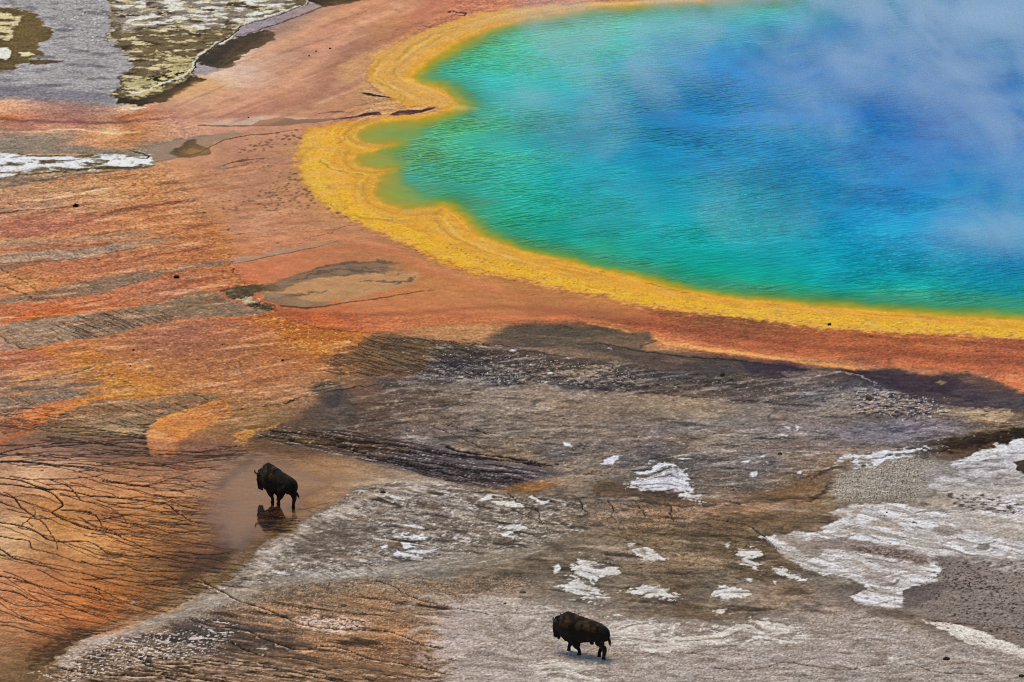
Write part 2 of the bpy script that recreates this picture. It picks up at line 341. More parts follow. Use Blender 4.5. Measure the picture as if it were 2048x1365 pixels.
BASIN_EDGE = [(-60,1420),(-60,870),(0,880),(40,860),(70,848),(110,835),(200,860),(290,880),(330,915),(400,905),(480,880),(530,860),(620,885),(700,905),(780,925),(860,945),(900,962),(800,962),(720,977),(700,985),(670,1010),(650,1022),(600,1045),(590,1060),(545,1075),(520,1092),(508,1112),(490,1137),(460,1165),(420,1182),(400,1189),(370,1206),(330,1226),(290,1241),(240,1256),(200,1268),(160,1281),(130,1306),(110,1322),(80,1345),(60,1420)]

def survey(pl):
    U, V = pl.U, pl.V
    rng = np.random.RandomState(3)
    area, stroke = pl.area, pl.stroke
    # --- broad ground colour -------------------------------------------------
    f = rbf(_parse(SAMPLES), 2.2, (-80, -60, 2140, 1420), 8.0, smooth=3.0)
    X = np.clip(U + pl.W1[0] * 24 + pl.W2[0] * 6, -75, 2130); Y = np.clip(V + pl.W1[1] * 8 + pl.W2[1] * 2.5, -55, 1410)
    pl.C = f(X, Y)
    W = (slice(None), slice(None))
    crust = sstep(0, 40, (V - (1365 - (U - 0) * .75)) ) * sstep(690, 760, V + (U - 1100) * .0)
    # --- grey silt flat, top left ---------------------------------------------
    area([(-80,-80),(640,-80),(625,5),(560,34),(490,52),(470,75),(400,140),(300,208),(243,212),(191,207),(143,201),(68,197),(0,195),(-80,194)],(160,153,148),6,1.4,.3,wet=.1)
    w = pl.win(-80,-80,640,215)
    area([(-80,-80),(640,-80),(240,210),(-80,196)],(165,160,155),20,1,1,.7,tex=grain(26,5,-.1,.5,31))
    area([(-80,-80),(640,-80),(240,210),(-80,196)],(112,105,108),20,1,1,.7,tex=grain(60,9,0,.5,32))
    area([(-80,165),(60,172),(160,182),(230,196),(240,210),(100,200),(-80,192)],(112,106,114),12,1,.6,.55)
    area([(80,-60),(330,-60),(300,60),(180,100),(120,60)],(205,202,195),25,1,1,.8,tex=grain(9,2.4,.28,.5,33))
    area([(80,-60),(330,-60),(300,60),(180,100),(120,60)],(85,72,55),25,1,1,.7,tex=grain(8,2,.3,.5,34))
    area([(-70,12),(30,17),(51,22),(72,31),(92,48),(104,65),(96,82),(68,92),(82,106),(79,120),(41,130),(0,148),(-70,155)],(116,94,52),5,2.2,.5,wet=.1)
    area([(-70,22),(20,25),(50,40),(48,48),(30,60),(10,80),(-70,78)],(198,180,135),3,2,.5,tex=grain(30,5,-.25,.0,35))
    area([(-70,88),(15,98),(17,118),(-70,122)],(215,208,190),3,1.5,.3)
    area([(40,105),(58,103),(70,110),(52,114),(40,112)],(205,190,140),2,.8,.1)
    area([(60,122),(95,121),(132,123),(100,128),(60,130)],(100,72,40),2,1,.1,.8)
    # crust field with cream flecks beside the channel
    CF = [(225,-60),(215,10),(222,50),(218,78),(239,102),(260,116),(262,137),(239,154),(236,167),(225,186),(243,209),(285,210),(328,203),(360,182),(386,147),(393,120),(427,92),(468,72),(489,46),(560,27),(612,4),(640,-60)]
    area(CF,(118,98,64),4,2.4,.5,wet=.1)
    area([(215,-60),(640,-60),(560,20),(450,60),(360,50),(250,70),(220,40)],(150,138,120),12,2,1,.85)
    area(CF,(78,60,36),6,1.5,.5,.8,tex=grain(44,9,.0,.35,36,5))
    area(CF,(192,176,132),6,1.5,.5,.95,tex=grain(40,8,.06,.26,37,6))
    area([(215,-60),(640,-60),(560,24),(450,62),(370,60),(240,60)],(212,204,188),14,2,1,.95,tex=grain(40,7,-.04,.22,38,6))
    area([(290,110),(310,100),(340,108),(385,118),(388,140),(350,165),(310,185),(270,198),(245,188),(240,170),(280,160),(330,145),(330,118)],(188,172,118),3,2.4,.5,.9,tex=grain(44,9,-.25,.05,39,6))
    area([(300,155),(345,140),(385,145),(330,172),(300,178)],(45,32,15),3,2,.3,.9,tex=grain(16,4,-.1,.15,40))
    stroke([(242,178),(262,186),(285,184),(320,170),(350,158),(372,148),(388,128),(395,112),(425,93),(470,73),(488,46),(556,28),(612,5)],2.2,(212,205,188),.8,1.2,1,.2)
    stroke([(388,150),(384,145),(396,118),(428,92),(468,70),(483,52),(560,31),(618,5)],1.3,(38,24,18),.95,1,.5,.15,h=-.05)
    area([(240,207),(232,190),(250,198),(280,200),(320,188),(350,172),(385,150),(410,158),(395,170),(355,190),(325,204),(280,212)],(62,46,22),3,1.2,.3,.95,wet=.2)
    area([(340,195),(395,165),(420,160),(470,160),(440,178),(370,200)],(214,165,105),6,.8,.4,.6)
    area([(392,122),(427,94),(478,74),(530,62),(554,66),(548,80),(506,99),(478,120),(458,137),(431,138),(410,132)],(84,64,34),2.5,1.2,.3,wet=.25)
    area([(395,120),(440,92),(480,80),(450,110),(425,130)],(58,44,28),8,1,.6,.6)
    area([(468,73),(485,51),(560,31),(636,6),(645,15),(581,38),(523,58),(485,73)],(146,136,140),2,.5,.15,wet=.3)
    area([(388,147),(396,129),(420,134),(440,138),(446,141),(410,151)],(150,140,144),2,.5,.15,wet=.3)
    stroke([(470,74),(520,60),(585,38),(645,14),(700,4)],1.5,(70,50,48),.8,1.5,.6,.2)
    area([(610,-40),(618,4),(645,14),(690,9),(760,-4),(800,-40)],(72,54,36),2,.8,.2)
    area([(428,150),(470,162),(490,172),(450,176),(430,160)],(228,200,175),6,1.2,.3,.6)
    # --- flows on the left ----------------------------------------------------
    def red(P,wd,amt=.75,col=(150,78,58),soft=5): stroke(P,wd,col,amt,soft,.7,.3)
    red([(-60,238),(0,238),(60,242),(130,244),(220,246),(280,242),(350,236)],4,.6,(120,68,70),4)
    red([(-60,235),(0,236),(50,240)],5,.7,(185,90,50))
    red([(220,240),(260,232),(300,225)],6,.6,(175,95,45))
    stroke([(0,265),(80,262),(160,259),(220,268),(290,262)],2.5,(240,195,150),.7,2.5,.8,.3)
    stroke([(235,222),(270,218),(292,216)],1.8,(245,220,195),.8,1.5,.6,.1)
    for P in ([(-60,274),(0,274),(80,268),(150,269),(162,272),(90,276),(150,283),(90,290),(20,300),(-60,304)],[(-60,302),(30,294),(90,290),(170,292),(200,297),(260,300),(300,290),(340,283),(375,276),(410,270),(470,262),(480,268),(430,280),(400,292),(330,322),(309,328),(298,318),(250,310),(100,308),(-60,306)]):
        area(P,(140,122,110),3,.8,.3,.85)
    area([(293,296),(345,283),(420,270),(500,266),(460,276),(430,284),(420,292),(395,302),(365,316),(311,325),(300,312)],(132,118,112),2,.3,.1,wet=.5)
    area([(338,304),(365,292),(368,281),(392,280),(400,290),(422,300),(421,308),(380,316),(352,314)],(92,66,28),2.5,.9,.2,wet=.3)
    area([(358,305),(385,297),(418,304),(390,311)],(165,118,40),5,1,.2,.55)
    stroke([(311,325),(340,318),(372,313),(400,306),(425,292),(450,280),(500,271),(540,268),(590,260)],1.4,(60,38,28),.95,1,.3,.1)
    stroke([(395,250),(440,252),(500,252),(540,250)],2.2,(96,62,26),.9,1.5,.2,.1,wet=.5)
    area([(395,250),(450,240),(500,232),(560,233),(640,237),(700,236),(640,243),(560,250),(500,253)],(188,168,162),2,.3,.15,.9)
    area([(500,252),(520,242),(552,236),(600,240),(700,236),(640,245),(560,252)],(98,60,28),2,.5,.1,.9,wet=.5)
    stroke([(395,252),(450,253),(520,252),(580,246),(640,242),(700,236),(740,229),(758,227)],[.8,1.4,1.4,1.6,1.6,2.4,2,1],(62,30,22),.95,1,.2,.1,taper=False)
    area([(700,236),(735,226),(760,225),(764,230),(740,233)],(92,58,52),1.5,.3,.1,.8)
    stroke([(632,229),(660,224),(705,225)],1.2,(70,35,30),.9,1,.5,.1)
    stroke([(727,187),(745,192),(790,197),(836,193)],[.8,2.5,1.6,.6],(80,42,22),.95,1,.3,.1,taper=False)
    area([(722,186),(740,187),(760,192),(752,194),(735,192)],(70,36,20),1.5,.4,.1,.9)
    area([(778,229),(800,222),(840,220),(876,213),(868,219),(840,226),(800,232)],(98,58,62),1.5,.4,.1,.95)
    stroke([(778,231),(815,230),(850,222),(876,213)],1.2,(60,28,20),.95,1,.3,.1)
    # white sinter terrace
    TER = [(-60,312),(0,306),(40,309),(90,312),(150,312),(180,306),(230,308),(268,314),(300,310),(306,322),(303,332),(260,338),(200,342),(120,348),(60,352),(0,362),(-60,372)]
    area(TER,(118,96,66),3,1.3,.4,.95)
    area(TER,(205,205,212),4,1.2,.3,.98,tex=grain(60,7,-.18,.12,41,6))
    area([(-60,316),(40,314),(90,318),(60,340),(0,356),(-60,362)],(222,222,232),5,1.4,.3,.9,tex=grain(50,6,-.3,.1,42,6))
    area([(215,322),(260,316),(300,318),(304,328),(250,332),(220,330)],(228,226,222),3,1.6,.3,.95,tex=grain(40,6,-.35,.05,43,6))
    stroke([(0,360),(50,350),(110,345),(180,338),(260,336),(306,332)],3.2,(82,58,24),.85,2.5,1,.2)
    stroke([(36,307),(60,312),(110,312),(132,312)],1.3,(40,26,18),.95,1,.4,.1)
    stroke([(255,300),(270,305),(298,313),(296,318),(265,316)],1.3,(36,26,18),.9,1,.5,.2)
    area([(-60,362),(60,352),(120,350),(200,344),(300,336),(306,332),(320,330),(200,350),(110,360),(20,376),(-60,386)],(138,116,100),3,1,.3,.85)
    stroke([(15,374),(70,363),(110,357),(150,352),(220,343),(300,334)],2,(88,70,80),.7,2,.8,.2)
    # mats between 340 and 500
    area([(-60,380),(120,365),(250,345),(330,335),(370,360),(340,400),(200,420),(-60,440)],(150,110,82),16,1.5,.6,.55,tex=grain(11,2.2,.05,.4,44,ang=-.15))
    area([(60,360),(250,340),(390,350),(410,390),(330,420),(250,400),(60,400)],(228,158,92),14,1.5,.6,.6,tex=grain(12,2.4,.0,.4,45,ang=-.12))
    stroke([(30,404),(80,400),(120,396),(160,389),(190,381),(230,376)],3,(240,195,155),.7,2.5,1.2,.2)
    stroke([(-60,430),(0,428),(50,421),(100,418),(146,415)],[2,2.2,1.4,1,1],(78,60,36),.9,1,.4,.1,taper=False)
    stroke([(-60,416),(0,418),(60,412),(130,408)],2,(140,120,112),.7,2,.6,.2)
    stroke([(-60,428),(20,421),(100,414),(146,412)],1.5,(170,148,130),.7,1.5,.6,.1)
    red([(180,440),(220,428),(260,418),(310,412),(360,404),(396,400)],6,.85,(142,68,50),5)
    red([(270,520),(310,512),(370,503),(440,492),(460,490)],3.2,.75,(145,75,60),3)
    red([(-60,460),(40,462),(120,452),(200,436)],9,.5,(175,95,85),9)
    stroke([(-60,482),(40,480),(140,472),(230,460),(330,448)],4,(226,150,92),.6,4,1.2,.3)
    area([(-60,484),(40,480),(130,478),(230,466),(300,462),(320,468),(230,482),(130,486),(-60,500)],(168,132,106),5,1.4,.4,.7)
    stroke([(0,508),(60,500),(140,494),(240,484),(340,476),(362,478),(470,470)],2,(118,92,80),.5,1.5,.8,.2)
    S1 = [(-60,512),(0,509),(85,501),(171,496),(239,487),(342,480),(368,477),(300,492),(239,502),(171,516),(85,525),(0,529),(-60,532)]
    area(S1,(156,134,120),4,1.4,.4,.85,wet=.15)
    area([(-60,537),(0,531),(50,530),(30,538),(-60,545)],(135,112,102),2.5,.6,.2,.8)
    stroke([(-60,532),(0,528),(85,525),(171,515),(239,502),(300,491)],1.0,(92,62,58),.8,1,.3,.1)
    S2 = [(-60,604),(0,597),(68,587),(154,565),(239,550),(308,542),(342,537),(393,530),(458,517),(463,527),(410,535),(342,543),(290,561),(205,586),(137,596),(68,603),(0,606),(-60,612)]
    area(S2,(132,108,94),4,1.4,.4,.85,wet=.15)
    S2b = [(461,520),(480,514),(513,514),(540,506),(554,501),(600,496),(677,482),(660,489),(600,500),(581,504),(530,516),(496,524),(465,529)]
    area(S2b,(158,132,126),2,.3,.1,.95,wet=.4)
    stroke([(465,529),(500,523),(530,516),(600,502),(640,494),(677,482)],1.1,(70,42,38),.95,1,.25,.1)
    stroke([(0,537),(15,545),(60,572),(75,588)],1.8,(100,62,20),.85,1.5,.8,.1)
    stroke([(0,570),(20,580),(50,589),(78,602)],2,(100,62,20),.85,1.5,.8,.1)
    area([(0,538),(60,560),(150,560),(60,590),(20,590)],(205,130,60),8,2,.5,.5,tex=grain(10,2.4,-.1,.3,46))
    # orange lip of the terrace at u~460
    for P in ([(405,450),(445,455),(462,485),(458,520),(440,515),(420,480)],[(452,530),(470,545),(490,560),(505,570),(480,572),(440,574),(400,580),(395,574),(450,565),(445,545)]):
        area(P,(188,104,34),6,2.4,.4,.7,tex=grain(10,3,-.3,.25,47))
    stroke([(462,516),(461,535),(470,548),(482,560),(492,570)],2.2,(105,56,18),.8,1.5,1.2,.2,tex=grain(6,3,-.3,.1,48))
    stroke([(392,579),(430,572),(480,571),(520,570)],2,(225,150,80),.8,2,.8,.2)
    red([(345,582),(390,562),(440,556),(470,562)],6,.6,(160,78,45),4)
    area([(360,395),(400,400),(440,440),(465,480),(460,520),(300,540),(250,440)],(215,135,68),18,2,.8,.45,tex=grain(12,2.4,.05,.4,49,ang=-.1))
    stroke([(0,635),(60,632),(120,625),(200,618),(300,606)],5,(212,92,38),.7,5,1,.3)
    stroke([(-60,640),(0,637),(80,634),(140,628)],1.5,(225,165,95),.7,1.5,.6,.2)
    S3 = [(-60,656),(0,653),(68,640),(154,629),(239,619),(325,608),(360,592),(403,581),(440,590),(472,602),(480,610),(552,622),(513,629),(427,635),(359,640),(273,656),(205,674),(137,681),(68,698),(44,698),(0,672),(-60,660)]
    area(S3,(130,106,90),5,1.3,.5,.9,wet=.2)
    area([(-60,656),(30,650),(110,640),(170,640),(140,675),(60,694),(0,668)],(162,134,116),14,1,.6,.8)
    area([(330,600),(400,585),(450,595),(470,612),(420,625),(340,630)],(132,102,76),14,1,.6,.6)
    stroke([(0,672),(20,686),(44,697),(70,700)],1.6,(70,48,20),.9,1.2,.5,.1)
    area([(-60,672),(0,674),(30,690),(45,700),(20,702),(-60,700)],(160,130,122),3,.5,.2,.8)
    stroke([(68,700),(140,685),(205,677),(273,659),(359,643),(430,637),(513,631),(560,624)],3.5,(200,122,72),.65,3.5,.5,.2)
    # orange-gold lips below S3
    area([(60,700),(130,690),(200,706),(260,725),(340,770),(290,790),(210,740),(130,725)],(196,112,34),9,2.4,.7,.75,tex=grain(16,3.4,-.25,.25,50))
    GOLD=[(545,622),(570,640),(620,652),(680,662),(745,668),(700,682),(640,712),(600,706),(560,680),(530,650),(500,640)]
    area(GOLD,(186,98,30),9,2,.7,.85,tex=grain(14,3.4,-.5,.15,51))
    area([(600,690),(700,680),(760,668),(700,700),(640,715),(600,712)],(205,120,40),8,1.6,.4,.7,tex=grain(10,3,-.3,.25,52))
    area(GOLD,(225,160,70),9,2,.7,.8,tex=grain(7,2.2,.22,.42,53))
    stroke([(548,620),(580,642),(640,656),(700,664),(752,668)],1.8,(120,58,20),.8,1.5,1,.2,tex=grain(8,3,-.4,.1,54))
    area([(-60,705),(0,706),(60,702),(105,718),(80,728),(0,742),(-60,745)],(180,98,72),6,1.4,.4,.6)
    stroke([(0,768),(40,762),(100,744),(150,735),(200,728)],4,(226,150,80),.6,4,1.6,.3)
    stroke([(-60,768),(0,768),(50,764),(95,759),(135,751),(165,741),(190,734)],[1,1.2,1.5,2.6,2.4,2.4,1.6],(92,78,70),.9,1.3,.5,.15,taper=False)
    stroke([(140,754),(165,743),(200,733)],1.2,(225,180,130),.7,1,.4,.1)
    stroke([(180,742),(210,748),(240,763),(270,776),(285,784)],2.6,(108,66,18),.8,2.2,1.6,.3,tex=grain(9,3,-.4,.1,55))
    area([(150,738),(200,735),(300,770),(360,790),(240,795),(200,770)],(222,150,62),10,2.4,.8,.7,tex=grain(12,2.6,-.1,.25,56))
    area([(230,720),(420,700),(560,720),(520,790),(360,790)],(222,142,66),40,2,1,.5,tex=grain(11,2.4,.1,.42,57))
    area([(350,680),(520,690),(620,720),(560,770),(350,740)],(140,84,60),40,2,1,.5,tex=grain(12,2.6,.05,.4,58))
    area([(-60,782),(0,780),(60,772),(140,769),(180,766),(210,762),(190,773),(130,778),(60,782),(-60,792)],(112,92,88),3,1,.3,.8)
    G1=[(-60,796),(0,794),(60,790),(120,783),(150,781),(188,786),(160,794),(110,804),(68,812),(34,822),(0,826),(-60,830)]
    area(G1,(130,110,100),3,1,.3,.9)
    G2=[(120,828),(150,818),(191,800),(239,799),(290,800),(325,794),(360,788),(393,786),(440,796),(400,812),(350,826),(320,838),(300,850),(290,872),(300,912),(200,912),(100,890),(60,875),(80,850)]
    area(G2,(128,100,80),4,1,.4,.8)
    area([(140,870),(200,852),(270,850),(292,866),(280,890),(200,880)],(165,130,100),10,1,.6,.7)
    # vivid orange strands
    stroke([(-60,888),(0,884),(25,872),(48,862),(68,850),(90,834),(113,828)],[3,3.5,4,5,6,9,4],(216,100,40),.95,1.8,.6,.2,taper=False)
    stroke([(90,834),(120,820),(150,806),(178,800),(210,794),(255,796),(300,792),(345,785)],[7,5,4,4.5,4.5,4,3.5,2],(216,128,44),.85,2,1.4,.2,taper=False)
    area([(30,835),(70,815),(120,805),(150,806),(110,828),(70,845)],(205,112,66),6,1,.3,.75)
    LOBE=[(292,872),(300,852),(322,838),(360,826),(405,812),(460,798),(452,808),(470,822),(430,850),(380,868),(360,880),(352,898),(330,915),(305,906)]
    area(LOBE,(205,122,62),5,1,.4,.9)
    area([(292,872),(302,858),(330,868),(350,880),(345,898),(318,905),(298,895)],(218,146,92),6,1,.3,.8)
    stroke([(300,852),(322,838),(360,825),(405,811),(458,799)],2.4,(228,135,45),.85,1.8,.6,.15)
    stroke([(300,914),(340,912),(400,902),(440,895)],3,(215,130,70),.5,3,2,.4,tex=grain(22,2,-.2,.2,60))
    # grey plume
    PL=[(618,776),(636,768),(660,764),(683,768),(700,778),(712,800),(706,835),(670,862),(600,872),(548,875),(512,877),(556,860),(598,840),(625,815),(640,795)]
    area(PL,(90,76,64),9,1,.6,.85)
    area([(620,776),(650,765),(684,768),(690,785),(672,815),(650,812),(640,795)],(70,62,64),8,1,.4,.8)
    stroke([(430,826),(480,820),(530,812),(570,806),(620,790),(660,783),(700,776),(760,770),(800,766)],1.3,(68,42,22),.9,1,1.2,.25)
    stroke([(530,815),(560,807),(600,798),(640,786)],1.1,(68,42,22),.8,1,1.6,.25)
    TIP=[(462,868),(498,858),(530,853),(562,845),(540,862),(508,874),(490,880),(475,878)]
    area(TIP,(205,135,62),3,1.6,.2,.9,tex=grain(8,2.4,-.45,.0,61))
    area([(468,880),(490,882),(498,892),(486,908),(476,900)],(210,150,95),4,2,.3,.7,tex=grain(7,2.4,-.2,.2,62))
    # lens of grey water marks above the belt
    area([(520,575),(590,560),(700,545),(830,545),(846,556),(800,576),(700,600),(600,612),(540,600)],(176,132,90),8,.8,.5,.9,wet=.2)
    BAND=[(436,582),(470,574),(520,570),(560,562),(590,549),(640,535),(690,526),(745,523),(800,526),(770,533),(810,540),(760,545),(690,552),(640,556),(590,570),(555,585),(520,582),(490,600),(460,594)]
    area(BAND,(104,88,78),3.5,1,.4,.9,wet=.15)
    area([(430,580),(480,574),(550,568),(560,580),(510,590),(492,601),(462,596)],(86,66,42),3,1.6,.4,.9,tex=grain(14,3,-.5,.05,63))
    for P,wd in (([(590,562),(640,546),(672,541),(700,540),(740,546),(770,547)],4),([(600,550),(650,535),(700,526),(760,524),(790,525)],2.2),([(655,548),(690,552),(720,548)],3.4),([(690,534),(730,536),(770,537)],2.2),([(730,546),(745,545),(757,544)],1.6),([(722,562),(765,564),(800,566),(822,558),(830,552)],3.2),([(770,552),(790,548),(800,547)],1.5),([(540,600),(580,592),(660,583)],3)):
        stroke(P,wd,(62,55,58),.85,2.2,1.6,.3)
    area([(525,585),(575,588),(600,600),(650,605),(670,610),(620,616),(560,612),(530,600)],(108,92,80),5,.8,.3,.75)
    stroke([(560,612),(610,616),(650,614),(690,606),(740,601),(800,590),(840,583),(868,580)],[2.5,3,2,1.6,1.6,1.4,1.2,.6],(58,40,36),.95,1.2,.5,.12,taper=False)
    area([(470,600),(500,592),(540,606),(556,624),(520,624),(490,612)],(70,60,50),4,2,.4,.6,tex=grain(16,4,-.2,.1,910,5))
    area([(475,607),(490,597),(505,592),(520,596),(530,604),(505,608),(490,609)],(176,160,134),2.5,2.4,.3,.85,h=.08,tex=grain(20,5,-.35,.05,911,5))
    area([(492,609),(520,606),(548,616),(552,622),(530,622),(510,617)],(66,58,46),2.5,1.6,.2,.9,tex=grain(9,2.4,-.4,.05,64))
    red([(430,640),(520,632),(600,628)],5,.5,(172,78,48),4)
    # small dark crusts scattered on the pink flat
    for P,wd in (([(425,337),(455,327),(500,320),(542,316)],1.5),([(425,337),(450,338),(480,332),(520,322)],1.3),([(476,456),(490,455),(504,453)],1.6),([(450,461),(458,460),(464,464)],1.6),([(466,472),(478,469),(490,467)],2),([(354,478),(364,478)],2),([(596,473),(610,465),(640,460),(670,460),(655,468),(630,474),(600,478)],1.1),([(655,466),(680,456),(700,450)],1.3),([(576,450),(588,449)],1.2),([(529,422),(545,421),(560,414)],1.3),([(893,26),(905,23),(932,26),(930,31),(905,30)],1.8),([(445,425),(470,420),(500,418)],1.0)):
        stroke(P,wd,(62,42,38),.92,.9,.8,.15)
    area([(425,336),(440,330),(455,334),(445,340)],(130,115,112),2,.4,.1,.8)
    # --- orange belt: soft flow streaks ------------------------------------------
    m = sstep(540,600,V)*sstep(740,680,V)*sstep(740,860,U)
    pl.C[W] += (fbm(U/180,(V-U*.12)/9,3,71)*m*9)[...,None]
    # darker red seam and paler seam of the belt follow its bend
    stroke([(560,625),(700,632),(850,625),(1000,612),(1120,622),(1230,636),(1340,655),(1450,668),(1600,690),(1750,706),(1900,716),(2060,724),(2200,730)],[6,6,6,6,8,10,11,12,13,14,16,18,18],(150,72,50),.6,9,.4,.4,taper=False)
    stroke([(620,650),(760,652),(900,644),(1050,636),(1160,640),(1260,655),(1350,678),(1450,695),(1560,708),(1660,722),(1780,738),(1900,750),(2060,775),(2200,790)],[4,5,6,6,5,5,6,7,7,7,8,9,9],(206,108,64),.65,6,.4,.4,taper=False)
    stroke([(1180,648),(1280,668),(1340,688),(1440,702),(1540,714),(1640,727),(1760,744),(1880,757),(1960,768),(2060,790),(2200,805)],[2,4,6,7,7,7,7,7,8,9,9],(236,150,84),.9,6,.6,.4,taper=False)
    area([(800,660),(900,650),(1020,648),(1000,668),(960,682),(880,676)],(186,132,86),10,.8,.5,.6)
    # --- dark shelf beneath the belt ----------------------------------------------
    area([(960,680),(1000,662),(1060,650),(1140,650),(1200,655),(1250,663),(1300,665),(1312,680),(1285,698),(1380,712),(1500,722),(1600,737),(1620,760),(1500,755),(1380,745),(1250,720),(1150,700),(1050,695)],(84,70,62),11,1.5,.7,.78,wet=.15)
    area([(960,680),(1140,650),(1312,680),(1600,737),(1500,755),(1250,720)],(128,100,80),12,1.5,.7,.5,tex=grain(80,9,.0,.35,922,5,.08))
    area([(1185,675),(1230,668),(1280,672),(1290,685),(1278,700),(1215,690)],(112,84,68),5,.8,.3,.75)
    area([(1040,700),(1120,690),(1220,708),(1250,722),(1130,715)],(138,108,82),7,.8,.4,.6)
    stroke([(1190,686),(1240,696),(1290,704),(1350,712),(1400,716),(1480,722),(1580,736),(1610,742)],[1,1.5,2,2,2,2.4,3,1],(52,44,44),.8,1.8,.6,.2,taper=False)
    stroke([(1278,700),(1284,693),(1300,688),(1312,682)],1.4,(70,58,50),.8,1.3,.5,.1)
    stroke([(925,680),(980,690),(1050,702),(1120,712),(1200,724),(1230,730)],2,(50,44,44),.8,1.6,1.4,.3)
    stroke([(1530,708),(1620,722),(1760,738),(1860,742),(1960,752),(2060,790)],5,(150,112,82),.6,5,.6,.3)
    stroke([(1100,660),(1130,655),(1160,658)],1.5,(50,44,44),.6,1.5,2,.2)
    area([(1480,722),(1560,728),(1625,738),(1640,745),(1580,756),(1500,748)],(62,50,62),6,1,.3,.8)
    PUR=[(1650,738),(1700,744),(1760,738),(1840,748),(1930,748),(1990,762),(2060,790),(2150,800),(2150,840),(2060,825),(2000,825),(1920,815),(1850,806),(1800,792),(1750,770),(1700,752)]
    area(PUR,(74,58,62),13,1.4,.7,.85,wet=.15)
    area(PUR,(120,96,80),14,1.6,.7,.5,tex=grain(70,9,.0,.35,921,5,.05))
    area([(1690,742),(1760,740),(1860,750),(1920,760),(1900,790),(1820,785),(1740,764)],(62,46,56),9,1.2,.6,.7)
    area([(1980,790),(2150,800),(2150,840),(2000,822)],(92,80,76),14,1,.5,.7)
    area([(1868,765),(1885,763),(1897,767),(1880,770)],(125,108,78),2,.8,.1,.9)
    area([(1692,748),(1700,746),(1710,749),(1700,751)],(150,130,85),1.5,.5,.1,.9)
    # --- grey crust slope in the middle ----------------------------------------------
    SL=[(760,665),(850,680),(960,690),(1100,705),(1240,728),(1400,750),(1600,752),(1740,770),(1850,800),(2000,830),(2100,850),(2100,900),(1950,920),(1700,930),(1500,1000),(1300,990),(1100,960),(900,965),(700,905),(600,890),(560,860),(700,850),(760,800),(760,740),(700,700)]
    area([(780,672),(900,686),(1050,702),(1240,728),(1360,748),(1560,765),(1560,785),(1350,782),(1250,778),(1100,765),(980,775),(900,745),(780,735),(760,700)],(80,69,62),9,1.4,.7,.75)
    area([(1090,765),(1200,770),(1320,778),(1380,786),(1300,788),(1200,784),(1120,778)],(72,64,64),5,1.2,.3,.75)
    area([(780,712),(840,705),(880,720),(850,740),(800,742)],(150,128,108),6,1.8,.4,.8,tex=grain(12,3,-.3,.15,65))
    area([(790,740),(900,735),(1000,725),(1200,735),(1300,770),(1150,775),(960,765),(860,765),(800,770)],(150,135,122),10,1.8,.7,.9,tex=grain(14,3,.0,.25,66))
    area([(780,700),(900,700),(1100,715),(1240,735),(1500,760),(1480,785),(1200,775),(900,765)],(48,40,36),8,1.8,.7,.85,tex=grain(15,3,.1,.3,67))
    area([(860,705),(1000,700),(1240,735),(1300,770),(1000,770),(820,760)],(205,198,190),8,2,.6,.85,tex=grain(6,2,.3,.45,68))
    area([(1100,745),(1140,738),(1200,730),(1240,722),(1252,728),(1220,745),(1160,760)],(170,150,125),4,1.6,.3,.8,tex=grain(12,3,-.3,.1,69))
    area([(940,690),(1000,690),(1010,695),(960,697)],(150,138,125),3,1.4,.2,.8)
    stroke([(1240,728),(1330,745),(1420,765),(1500,772)],1.5,(58,48,40),.5,1.5,1.5,.3)
    stroke([(1090,765),(1200,780),(1300,785),(1400,795),(1500,802),(1580,810),(1640,812)],2,(68,56,46),.8,1.8,1.2,.2)
    stroke([(1395,796),(1450,800),(1530,812),(1590,816)],1.8,(188,172,145),.7,1.4,1.4,.2,tex=grain(10,3,-.1,.2,70))
    # striations over the slope: pale and dark, dipping gently
    area(SL,(78,66,58),18,1.4,.8,.65,tex=grain(150,11,.06,.38,410,6,.06))
    area(SL,(186,168,150),18,1.4,.8,.5,tex=grain(130,10,.1,.4,411,6,-.1))
    def dirtex(a,b,lo,hi,seed,ang): return grain(a,b,lo,hi,seed,4,ang)
    area(SL,(166,148,132),14,1,.6,.45,tex=dirtex(60,6,.0,.45,72,-.14))
    area(SL,(92,80,72),14,1,.6,.6,tex=dirtex(48,4.2,.05,.42,73,.08))
    area(SL,(200,188,176),14,1,.6,.5,tex=dirtex(9,2,.25,.5,74,0))
    area(SL,(62,50,42),14,1,.6,.55,tex=dirtex(10,1.9,.25,.5,75,.1))
    area([(1000,780),(1250,790),(1500,810),(1600,830),(1450,850),(1300,830),(1100,810)],(166,144,120),22,1,1,.6)
    area([(1150,830),(1290,790),(1420,815),(1300,860),(1200,880)],(140,116,92),25,1,1,.4)
    stroke([(700,800),(800,780),(900,777),(1040,776)],4,(165,145,122),.5,5,1.5,.5)
    stroke([(720,850),(850,835),(960,820),(1050,800),(1080,790)],5,(150,128,102),.5,6,2,.5)
    stroke([(1340,930),(1400,890),(1500,850),(1600,830)],7,(168,146,122),.5,8,2,.5)
    # pale shell around (1740,790)
    area([(1620,825),(1660,790),(1720,776),(1760,774),(1800,790),(1870,805),(1850,825),(1760,830),(1660,830)],(160,140,118),6,2,.5,.8,tex=grain(16,3.4,-.25,.15,76))
    area([(1700,780),(1790,780),(1880,800),(1900,830),(1820,840),(1700,830)],(66,58,68),8,2,.6,.8,tex=grain(18,3.4,-.05,.2,77))
    area([(1700,780),(1880,795),(1920,830),(1800,845),(1700,820)],(205,200,205),8,2,.6,.8,tex=grain(8,2.2,.22,.4,78))
    area([(1920,822),(1960,815),(2010,820),(2040,832),(2000,848),(1940,843)],(186,158,124),8,2.2,.5,.7,tex=grain(14,3,-.4,.0,79))
